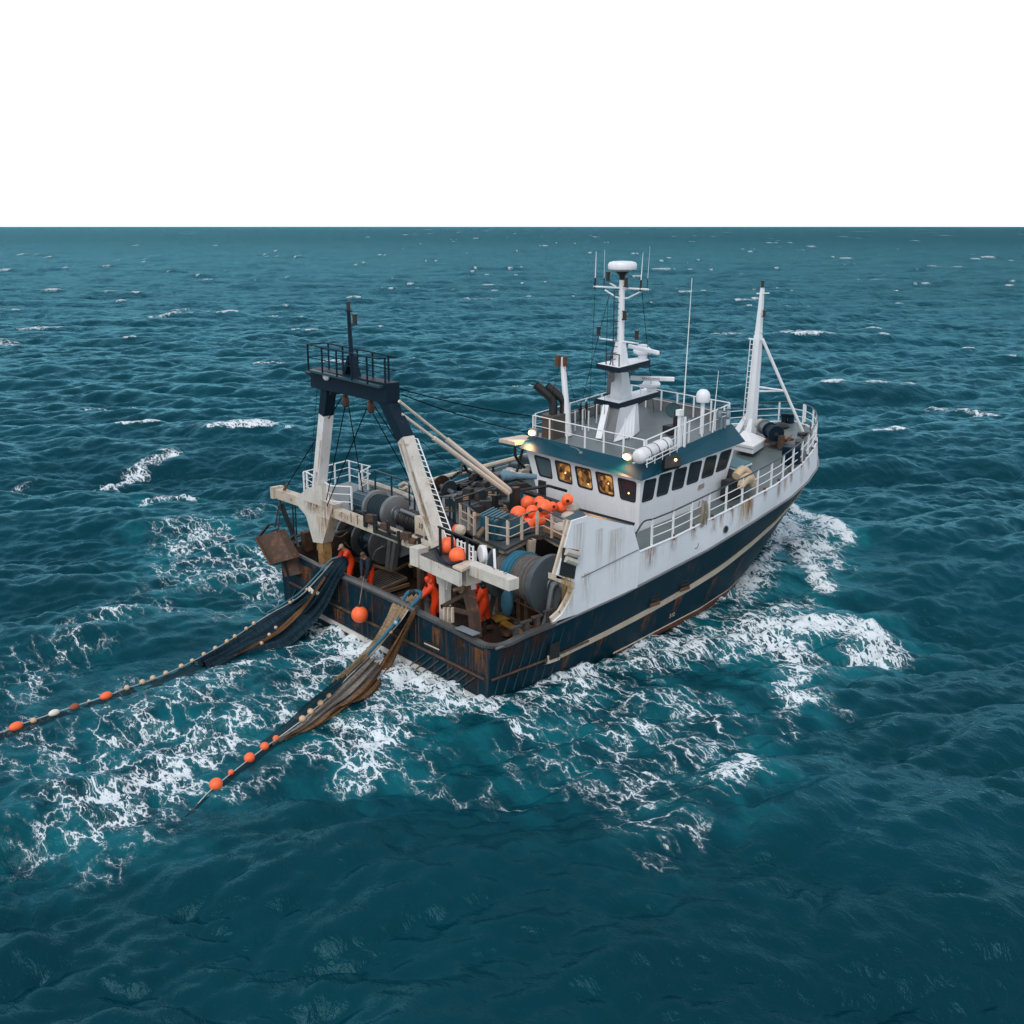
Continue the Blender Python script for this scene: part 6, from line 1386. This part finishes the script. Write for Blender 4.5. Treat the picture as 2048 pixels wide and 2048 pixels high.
def person(base, face, J, mats_, label, headgear, group='crew working at the stern'):
    """one skinned body from a posed skeleton; J in body axes (x ahead, y left, z up)"""
    e = empty('person', base, label, 'person', group); c_, s_ = math.cos(face), math.sin(face)
    T = lambda p: Vector(base) + V(p[0] * c_ - p[1] * s_, p[0] * s_ + p[1] * c_, p[2])
    names = list(J['pts']); vs_ = [T(J['pts'][k][0]) - Vector(base) for k in names]; rad = [J['pts'][k][1] for k in names]
    ed_ = [(names.index(a), names.index(b)) for a, b in J['edges']]
    # fingers
    for side in ('L', 'R'):
        el, ha = Vector(J['pts']['elbow' + side][0]), Vector(J['pts']['hand' + side][0]); d = (ha - el).normalized(); lat = d.cross(V(0, 0, 1)).normalized(); dn_ = lat.cross(d).normalized()
        hi = names.index('hand' + side)
        for k in range(5):
            o = lat * (.034 * (k - 1.5)) if k < 4 else lat * (-.05 if side == 'L' else .05)
            ln = (.07, .085, .08, .062, .05)[k]; p1 = ha + o + d * (.05 if k < 4 else .0); p2 = p1 + d * ln * .6 - dn_ * -.01; p3 = p2 + d * ln * .3 + dn_ * .035 * (-1)
            b = len(vs_); vs_ += [T(p1) - Vector(base), T(p2) - Vector(base), T(p3) - Vector(base)]; rad += [.014, .012, .010]; names += ['f%s%d%d' % (side, k, q) for q in range(3)]; ed_ += [(hi, b), (b, b + 1), (b + 1, b + 2)]
    me = bpy.data.meshes.new('body'); me.from_pydata(vs_, ed_, []); o = bpy.data.objects.new('body', me); col.objects.link(o)
    o.modifiers.new('skin', 'SKIN'); sv = me.skin_vertices[0].data
    for i, r_ in enumerate(rad): sv[i].radius = r_ if isinstance(r_, tuple) else (r_, r_)
    sv[0].use_root = True
    sb = o.modifiers.new('sub', 'SUBSURF'); sb.levels = 2; sb.render_levels = 2
    dg = bpy.context.evaluated_depsgraph_get(); m2 = bpy.data.meshes.new_from_object(o.evaluated_get(dg)); bpy.data.objects.remove(o)
    for k in ('top', 'legs', 'hand', 'boot', 'skin'): m2.materials.append(mats_[k])
    reg = {'pelvis': 1, 'hipL': 1, 'hipR': 1, 'kneeL': 1, 'kneeR': 1, 'ankleL': 3, 'ankleR': 3, 'toeL': 3, 'toeR': 3, 'handL': 2, 'handR': 2, 'neck': 4, 'head': 4, 'brow': 4}
    P_ = np.array([v[:] for v in vs_]); cls = [reg.get(k, 2 if k[0] == 'f' else 0) for k in names]
    for f in m2.polygons:
        c0 = np.array(f.center[:]); f.material_index = cls[int(np.argmin(((P_ - c0) ** 2).sum(1)))]; f.use_smooth = True
    m2.name = 'body'; o = bpy.data.objects.new('body', m2); col.objects.link(o); o.parent = e
    hd = T(J['pts']['head'][0]); fw_ = V(c_, s_, 0); fd = (fw_ * math.cos(J.get('nod', .4)) - V(0, 0, math.sin(J.get('nod', .4))))
    sd_ = V(-s_, c_, 0); upv = fd.cross(sd_) * -1 if fd.cross(sd_).z < 0 else fd.cross(sd_)
    f_ = MB()
    f_.ball(hd + fd * .10 - upv * .01, (.016, .014, .02), 6); f_.build('nose', SKIN, e)
    f_ = MB()
    for q in (-1, 1): f_.ball(hd + fd * .088 + sd_ * .032 * q + upv * .015, .011, 6)
    f_.bar(hd + fd * .09 - upv * .05 + sd_ * .025, hd + fd * .09 - upv * .05 - sd_ * .025, .006, .008); f_.build('face_features', BLACK, e)
    h_ = MB(); kind, hm = headgear; M = Matrix((fd, sd_, upv)).transposed()
    if kind == 'hood': h_.ball(hd - fd * .022 + upv * .012, (.118, .115, .14), 14, M=M); h_.ball(hd - fd * .06 - upv * .12, (.12, .13, .1), 12, M=M)
    elif kind == 'cap': h_.ball(hd + upv * .045 - fd * .01, (.12, .108, .085), 14, M=M); h_.poly([hd + fd * .08 + sd_ * .07 + upv * .05, hd + fd * .08 - sd_ * .07 + upv * .05, hd + fd * .19 - sd_ * .05 + upv * .03, hd + fd * .19 + sd_ * .05 + upv * .03], .015)
    else: h_.ball(hd + upv * .03 - fd * .01, (.112, .1, .1), 14, M=M)
    h_.build({'hood': 'hood', 'cap': 'cap', 'beanie': 'knitted_hat'}[kind], hm, e, smooth=80)
    return e, T
PS = 1.13; FAT = dict(pelv=1.35, bell=1.3, ches=1.3, coll=1.3, shou=1.45, elbo=1.4, wris=1.25, hand=1.1, hipL=1.3, hipR=1.3, knee=1.35, ankl=1.25)
def pose(lean=.35, arms=((.45, .05, 1.0), (.42, -.08, .98)), legs=(.12, -.12), squat=0, head_f=.0):
    """lean forward in radians; hand targets ahead/left/up"""
    hip = .93 - squat; sl, cl = math.sin(lean), math.cos(lean)
    up = lambda d, f=0: (sl * d + f * cl, 0, hip + cl * d - f * sl)
    sh = up(.47); pts_ = {'pelvis': ((0, 0, hip), (.15, .12)), 'belly': (up(.2), (.155, .12)), 'chest': (up(.38), (.17, .125)), 'collar': (up(.50), (.09, .085)), 'neck': (up(.57), .055), 'head': (up(.69, .03), (.088, .10)), 'brow': (up(.77, .03), (.07, .075))}
    e_ = [('pelvis', 'belly'), ('belly', 'chest'), ('chest', 'collar'), ('collar', 'neck'), ('neck', 'head'), ('head', 'brow')]
    for s, y, (ax, ay, az), lx in (('L', 1, arms[0], legs[0]), ('R', -1, arms[1], legs[1])):
        S_ = Vector((sh[0], y * .2, sh[2] - .02)); Hn = Vector((ax, ay, az)); md = (S_ + Hn) / 2; L2 = (Hn - S_).length; bend = math.sqrt(max(0.0, .29 ** 2 - (L2 / 2) ** 2)) if L2 < .58 else 0
        El = md + Vector((-.1, y * .35, -.93)).normalized() * max(bend, .03)
        pts_['shoulder' + s] = (tuple(S_), .085); pts_['elbow' + s] = (tuple(El), .06); pts_['wrist' + s] = (tuple(El.lerp(Hn, .82)), .045); pts_['hand' + s] = (tuple(Hn), (.045, .03))
        e_ += [('chest', 'shoulder' + s), ('shoulder' + s, 'elbow' + s), ('elbow' + s, 'wrist' + s), ('wrist' + s, 'hand' + s)]
        pts_['hip' + s] = ((0, y * .1, hip - .06), .115); pts_['knee' + s] = ((lx * .6 + .06 + squat * .4, y * .13, .5 - squat * .3), .088); pts_['ankle' + s] = ((lx, y * .14, .1), .07); pts_['toe' + s] = ((lx + .17, y * .15, .05), .045)
        e_ += [('pelvis', 'hip' + s), ('hip' + s, 'knee' + s), ('knee' + s, 'ankle' + s), ('ankle' + s, 'toe' + s)]
    for k, (p, r) in pts_.items(): pts_[k] = (tuple(q * PS for q in p), tuple(q * PS * FAT.get(k[:4], 1.12) for q in r) if isinstance(r, tuple) else r * PS * FAT.get(k[:4], 1.12))
    return {'pts': pts_, 'edges': e_}
def place(px_, py_, z=1.32): return W(px_, py_, z=z)
om = dict(top=OIL, legs=OIL, hand=GLOVE, boot=BOOT, skin=SKIN)
# 1: beige cap, leaning over the port net
b1 = W(703, 1166, z=1.32); person((b1.x, b1.y, 1.32), R(170), {**pose(.5, ((.62, .10, 1.12), (.60, -.05, 1.1))), 'nod': .7}, {**om, 'legs': OIL}, 'man in a beige cap and orange oilskins bending over the port net', ('cap', CAPB))
b2 = W(741, 1184, z=1.32); person((b2.x, b2.y, 1.32), R(185), {**pose(.42, ((.40, .22, .62), (.44, .05, .70)), (.1, -.1)), 'nod': .8}, dict(top=NAVJ, legs=OIL, hand=GLOVEG, boot=BOOT, skin=SKIN), 'man in a navy jacket and orange trousers lowering the hanging buoy', ('beanie', mat('brown_hat', (.12, .085, .065), .8)))
b3 = W(873, 1243, z=1.32); person((b3.x, b3.y, 1.32), R(150), {**pose(.40, ((.60, .12, .92), (.58, -.10, .90))), 'nod': .6}, om, 'hooded worker all in orange pulling the starboard net over the rail', ('hood', OIL))
b4 = W(970, 1256, z=1.32); person((b4.x, b4.y, 1.32), R(125), {**pose(.16, ((.34, .12, 1.15), (.36, -.08, 1.12))), 'nod': .3}, {**om, 'hand': HOODB}, 'worker in orange oilskins with a black hood beside the dark davit', ('hood', HOODB))
b5 = W(943, 1248, z=1.32); b5 = V(b5.x + .6, b5.y + .5, 1.32); person(b5, R(-60), {**pose(.15, ((.36, .1, 1.2), (.36, -.1, 1.1))), 'nod': .3}, {**om, 'top': OILD, 'legs': OILD}, 'worker in a red orange hood half hidden behind the dark davit', ('hood', OILD))
b6 = V(3.4, .5, 1.32); q6 = W(860, 1205, z=1.32); person((q6.x + .4, q6.y + .4, 1.32), R(-20), {**pose(.5, ((.5, .15, .9), (.5, -.1, .9))), 'nod': .6}, {**om, 'top': OILD}, 'worker in orange bending under the gantry platform', ('hood', OILD))

# ------------------------------------------------------------------ nets, head lines and floats
def net_mat(name, c, holes, scale, rough=.85):
    m, n, l, b = nodes(name); tc = n.new('ShaderNodeTexCoord')
    ns = n.new('ShaderNodeTexNoise'); ns.inputs['Scale'].default_value = 3; ns.inputs['Detail'].default_value = 8; ns.inputs['Roughness'].default_value = .7
    mpn = n.new('ShaderNodeMapping'); mpn.inputs['Scale'].default_value = (18, 2, 1); l.new(tc.outputs['UV'], mpn.inputs[0]); l.new(mpn.outputs[0], ns.inputs['Vector'])
    rp = n.new('ShaderNodeValToRGB'); e = rp.color_ramp.elements
    e[0].position = .3; e[0].color = (*[q * .35 for q in c], 1); e[1].position = .68; e[1].color = (*[min(1, q * 2.4 + .01) for q in c], 1); l.new(ns.outputs[0], rp.inputs[0]); l.new(rp.outputs[0], b.inputs['Base Color'])
    b.inputs['Roughness'].default_value = rough; b.inputs['Specular IOR Level'].default_value = .08
    bp = n.new('ShaderNodeBump'); bp.inputs['Strength'].default_value = .8; bp.inputs['Distance'].default_value = .06; l.new(ns.outputs[0], bp.inputs['Height']); l.new(bp.outputs[0], b.inputs['Normal'])
    if holes:      # open mesh: square holes between the twines
        br = n.new('ShaderNodeTexBrick'); br.offset = 0; br.inputs['Scale'].default_value = scale; br.inputs['Mortar Size'].default_value = holes; br.inputs['Brick Width'].default_value = .5; br.inputs['Row Height'].default_value = .5; br.inputs['Mortar Smooth'].default_value = .2
        l.new(tc.outputs['UV'], br.inputs['Vector']); l.new(br.outputs['Fac'], b.inputs['Alpha'])
    return m
def strip(edgeA, edgeB, nu, nv, name, m, parent, fold=.08, seed=1, uvs=(1, 1), nf=7, drape=None):
    A = smooth_path(edgeA, 8); B = smooth_path(edgeB, 8); r = random.Random(seed)
    def at(Pp, t): f = t * (len(Pp) - 1); i = min(int(f), len(Pp) - 2); return Pp[i].lerp(Pp[i + 1], f - i)
    ph = [r.uniform(0, 6.28) for _ in range(4)]; rows = []; vs_ = []; uv = []
    for i in range(nu + 1):
        u = i / nu; a, b = at(A, u), at(B, u); nr = ((b - a).cross(at(A, min(1, u + .02)) - at(A, max(0, u - .02)))); nr = nr.normalized() if nr.length > 1e-6 else V(0, 0, 1)
        for j in range(nv + 1):
            v = j / nv; w_ = fold * (math.sin(nf * 2 * math.pi * v + ph[0] + 2 * math.sin(3 * u + ph[1])) + .5 * math.sin(nf * 4.6 * math.pi * v + ph[2])) * math.sin(math.pi * min(1, v * 6, (1 - v) * 6) / 2 if True else 1)
            p = a.lerp(b, v) + nr * w_; vs_.append(p); uv.append((u * uvs[0], v * uvs[1]))
    if drape is not None:
        hz = sea_at([p.x for p in vs_], [p.y for p in vs_])
        for p, h in zip(vs_, hz): p.z = float(h) + drape
    base = wloc(parent); me = bpy.data.meshes.new(name); n1 = nv + 1
    fs = [(i * n1 + j, i * n1 + j + 1, (i + 1) * n1 + j + 1, (i + 1) * n1 + j) for i in range(nu) for j in range(nv)]
    me.from_pydata([p - base for p in vs_], [], fs); ul = me.uv_layers.new(name='UVMap')
    for lp_ in me.loops: ul.data[lp_.index].uv = uv[lp_.vertex_index]
    me.polygons.foreach_set('use_smooth', [True] * len(fs)); me.materials.append(m); o = bpy.data.objects.new(name, me); col.objects.link(o); o.parent = parent; return o
def sz(px_, py_, dz=0.0):       # a point lying on the real sea surface
    p = W(px_, py_, z=0)
    for _ in range(4): h = float(sea_at([p.x], [p.y])[0]); p = W(px_, py_, z=h + dz)
    return p
NET_D = net_mat('net_dark_blue', (.006, .019, .029), .33, 34); NET_T = net_mat('net_brown_folds', (.13, .07, .035), 0, 1); NET_O = net_mat('net_open_mesh', (.012, .04, .055), .22, 7)
NET_G = net_mat('net_grey_brown', (.16, .14, .12), 0, 1)
NET_U = net_mat('net_sunken', (.004, .022, .032), .13, 26)
PEARL = mat('cream_float', (.62, .42, .26), .5, dirt=.3, bump=0); FWH = mat('white_float', (.72, .66, .58), .5, dirt=.2); FRU = mat('rusty_float', (.30, .07, .03), .6, rust=.3)
def oval(p, d, L_, r, m, parent):
    d = d.normalized(); prof = [(-L_ * math.cos(a), r * math.sin(a)) for a in [math.pi * i / 10 for i in range(11)]]
    return MB().lathe(p, d, prof, 14, cap=False).build('float', m, parent, smooth=80)
n1e = empty('trawl_net', (-.3, 4.2, 0), 'dark blue trawl net over the port end of the transom with a brown fold', 'fishing net', 'nets trailing astern')
top0 = W(682, 1116, x=.35)
HL = [W(690, 1116, x=.5), W(668, 1122, x=.1), W(640, 1152, x=-.35), W(605, 1188, x=-.9), W(573, 1210, z=1.0), W(540, 1228, z=.8), sz(508, 1248, .35), sz(470, 1274, .22), sz(431, 1298, .15), sz(385, 1323, .1), sz(332, 1348, .08), sz(285, 1366, .06), sz(212, 1392, .05), sz(108, 1426, .05), sz(32, 1453, .05), sz(-40, 1480, .05)]
BE = [W(698, 1125, x=.5), W(694, 1135, x=.0), W(676, 1165, x=-.2), W(655, 1210, x=-.5), W(630, 1245, x=-.9), W(600, 1275, z=.3), sz(575, 1292, .02), sz(520, 1305, -.02), sz(480, 1318, -.03), sz(440, 1340, -.04), sz(380, 1362, -.06), sz(300, 1390, -.1), sz(230, 1412, -.14), sz(130, 1448, -.15), sz(60, 1478, -.15), sz(-20, 1500, -.15)]
def split_strip(A, B, i0, i1, *a, **k): return strip(A[i0:i1], B[i0:i1], *a, **k)
strip(HL[:10], BE[:10], 150, 46, 'netting', NET_D, n1e, .11, 3, (3, 1), 3.3)
o = strip(HL[9:], [h.lerp(b, .6) for h, b in zip(HL[9:], BE[9:])], 240, 20, 'sunken_netting', NET_U, n1e, .02, 4, (5, 1), 3, drape=.012)
MC = [HL[i].lerp(BE[i], t) + V(-.15, 0, .14) for i, t in enumerate((.4, .45, .42, .45, .5, .55, .62, .75, .9))]
MD = [HL[i].lerp(BE[i], t + .07 + .05 * math.sin(i * 2.1) ** 2) + V(-.15, 0, .10) for i, t in enumerate((.4, .45, .42, .45, .5, .55, .60, .70, .8))]
strip(MC[2:], MD[2:], 100, 12, 'brown_fold', NET_T, n1e, .05, 8, (3, 1), 3)
def afloat(path, x_max, dz=.03):       # the outer part of a line rides on the waves
    hz = sea_at([p.x for p in path], [p.y for p in path])
    for p, h in zip(path, hz):
        p.z = max(p.z, float(h) + dz)
    return path
MB().tube(afloat(smooth_path(HL, 10), HL[7].x), .022, 5).build('head_line', mat('line_grey', (.35, .38, .38), .7), n1e)
MB().tube(smooth_path([HL[0] + V(-.05, .1, 0)] + [q + V(-.05, .12, .05) for q in HL[1:6]], 6), .035, 6).build('gathered_edge', mat('edge_blue', (.05, .16, .22), .7), n1e)
m_ = MB(); p = W(622, 1181, x=-.75); m_.box(p, (.05, .34, .2), M=Matrix.Rotation(.3, 3, 'X')); m_.box(W(636, 1188, x=-.6), (.05, .2, .2)); m_.build('white_tag', FWH, n1e)
f1 = [(605, 1170, .06), (573, 1195, .085), (508, 1246, .085), (491, 1258, .08), (470, 1274, .085), (452, 1284, .09), (431, 1298, .095), (408, 1310, .09), (385, 1323, .09), (363, 1334, .1), (332, 1348, .1), (306, 1358, .11), (285, 1366, .11), (254, 1377, .1)]
cur = smooth_path(HL, 12)
def on_line(px_, py_, cur):
    r = (_fw * FPX + _rt * (px_ - 1024) - _cu * (py_ - 1024)).normalized(); return min(cur, key=lambda q: ((q - CAM) - r * (q - CAM).dot(r)).length)
for a, b, r_ in f1: q = on_line(a, b, cur) if a > 440 else sz(a, b, .03); MB().ball(q + V(0, 0, .03), r_ * 1.05, 12).build('float', PEARL, n1e, smooth=80)
dl = (HL[-1] - HL[-3])
for a, b, L_, r_, m in ((212, 1392, .23, .15, ORANGE), (178, 1402, .06, .06, PEARL), (149, 1414, .18, .125, FRU), (108, 1426, .2, .125, FWH), (67, 1441, .11, .1, PEARL), (32, 1453, .24, .16, ORANGE)):
    q = sz(a, b, .06); oval(q + V(0, 0, .0), dl, L_, r_, m, n1e)
for a, b in ((558, 1256), (545, 1270), (530, 1287)): q = W(a, b, z=.55); MB().ball(q + V(-.2, -.1, .1), .075, 10).build('float', PEARL, n1e, smooth=80)
# starboard net
n2e = empty('trawl_net', (-.3, -.9, 0), 'brown and grey trawl net over mid transom with open dark mesh on one edge', 'fishing net', 'nets trailing astern')
HL2 = [W(838, 1190, x=.5), W(820, 1215, x=.0), W(803, 1240, x=-.3), W(779, 1268, x=-.6), W(740, 1312, x=-1.1), W(700, 1350, z=1.0), W(657, 1393, z=.7), W(621, 1425, z=.5), W(603, 1441, z=.4), sz(575, 1462, .2), sz(552, 1479, .08), sz(529, 1495, .06), sz(499, 1518, .05), sz(462, 1547, .05), sz(432, 1571, .05), sz(395, 1605, .05), sz(340, 1655, .05)]
LL2 = [W(800, 1198, x=.4), W(786, 1205, x=.0), W(774, 1232, x=-.3), W(755, 1270, x=-.6), W(722, 1310, x=-1.2), W(660, 1365, z=1.3), W(610, 1405, z=.9), W(575, 1440, z=.5), sz(545, 1462, .25), sz(525, 1477, .12), sz(505, 1490, .0), sz(485, 1503, -.04), sz(455, 1525, -.06), sz(420, 1555, -.08), sz(385, 1585, -.1), sz(350, 1615, -.1), sz(300, 1665, -.1)]
RL2 = [W(842, 1205, x=.4), W(834, 1222, x=-.1), W(815, 1262, x=-.3), W(798, 1300, x=-.5), W(778, 1345, x=-.8), W(755, 1378, z=.2), sz(735, 1394, .05), sz(712, 1402, .02), sz(680, 1425, .0), sz(655, 1440, .0), sz(620, 1458, -.03), sz(590, 1475, -.05), sz(560, 1500, -.07), sz(525, 1530, -.08), sz(490, 1565, -.1), sz(455, 1600, -.1), sz(400, 1655, -.1)]
strip(LL2[:6], HL2[:6], 60, 26, 'tan_bunt', mat('bunt_tan', (.30, .22, .14), .85, dirt=.7, bump=.9, scale=4) if False else net_mat('net_tan_folds', (.21, .15, .095), 0, 1), n2e, .07, 12, (2, 1), 4)
strip([q + V(.02, 0, -.06) for q in [LL2[4].lerp(LL2[5], .2)] + LL2[5:11]], [q + V(.02, 0, -.06) for q in [HL2[4].lerp(HL2[5], .2)] + HL2[5:11]], 60, 14, 'open_mesh', NET_O, n2e, .015, 14, (7, 2.2), 2)
strip([HL2[4]] + HL2[5:12], [RL2[4].lerp(HL2[4], .35)] + [r_.lerp(h_, .35) for r_, h_ in zip(RL2[5:12], HL2[5:12])], 80, 24, 'grey_netting', NET_G, n2e, .08, 15, (3, 1), 2.6)
strip([q + V(-.05, -.05, 0) for q in [h_.lerp(r_, .5) for h_, r_ in zip(HL2[1:12], RL2[1:12])]], RL2[1:12], 100, 22, 'brown_netting', NET_T, n2e, .09, 16, (3, 1), 2.2)
strip(HL2[11:], [h.lerp(b, .7 * (1 - i / 5)) for i, (h, b) in enumerate(zip(HL2[11:], RL2[11:]))], 120, 16, 'sunken_netting', NET_U, n2e, .02, 17, (4, 1), 2, drape=.012)
_hl = afloat(smooth_path(HL2, 10), HL2[10].x)
for k, p in enumerate(_hl[-16:]): p.z -= .0022 * k * k
MB().tube(_hl, .018, 5).build('head_line', mat('line_white', (.5, .5, .48), .7), n2e)
MB().tube(smooth_path([HL2[2] + V(-.1, 0, .1), HL2[3] + V(-.1, 0, .1), HL2[4] + V(-.1, 0, .1)], 5), .06, 7).build('blue_rope', ROPEB, n2e)
cur2 = smooth_path(HL2, 12)
MB().ball(W(792, 1245, x=-.5), .09, 10).build('float', mat('float_pale_blue', (.25, .45, .55)), n2e, smooth=80)
for a, b, r_, m in ((779, 1262, .08, PEARL), (657, 1391, .1, PEARL), (641, 1407, .11, PEARL), (621, 1423, .11, PEARL), (603, 1439, .115, PEARL), (552, 1479, .11, mat('float_dull_orange', (.72, .16, .05))), (529, 1495, .14, ORANGE), (499, 1518, .17, ORANGE), (462, 1547, .09, ORANGE), (432, 1571, .2, ORANGE)):
    q = on_line(a, b, cur2) if b < 1475 else sz(a, b, .04); oval(q + V(0, 0, .04), HL2[-1] - HL2[-4], r_ * 1.15, r_, m, n2e)
# blue strap and ring gathering the starboard net at the rail
mb = MB(); q = W(826, 1187, x=.1)
mb.tube(smooth_path([W(806, 1200, x=-.15), W(818, 1184, x=.0), W(840, 1184, x=.3), W(838, 1196, x=.2), W(822, 1212, x=-.1)], 6), .07, 7); e = mb.build('net_strap', ROPEB, n2e)
MB().ball(W(824, 1186, x=.0) + V(0, 0, .05), (.1, .14, .1), 10).build('net_ring', BLACK, n2e)
thing(MB().tube([W(768, 1243, x=-.3), W(735, 1280, x=-1.0)], .014, 5), 'thin_line', ROPED, 'thin dark line beside the starboard net, against the transom', 'rope')
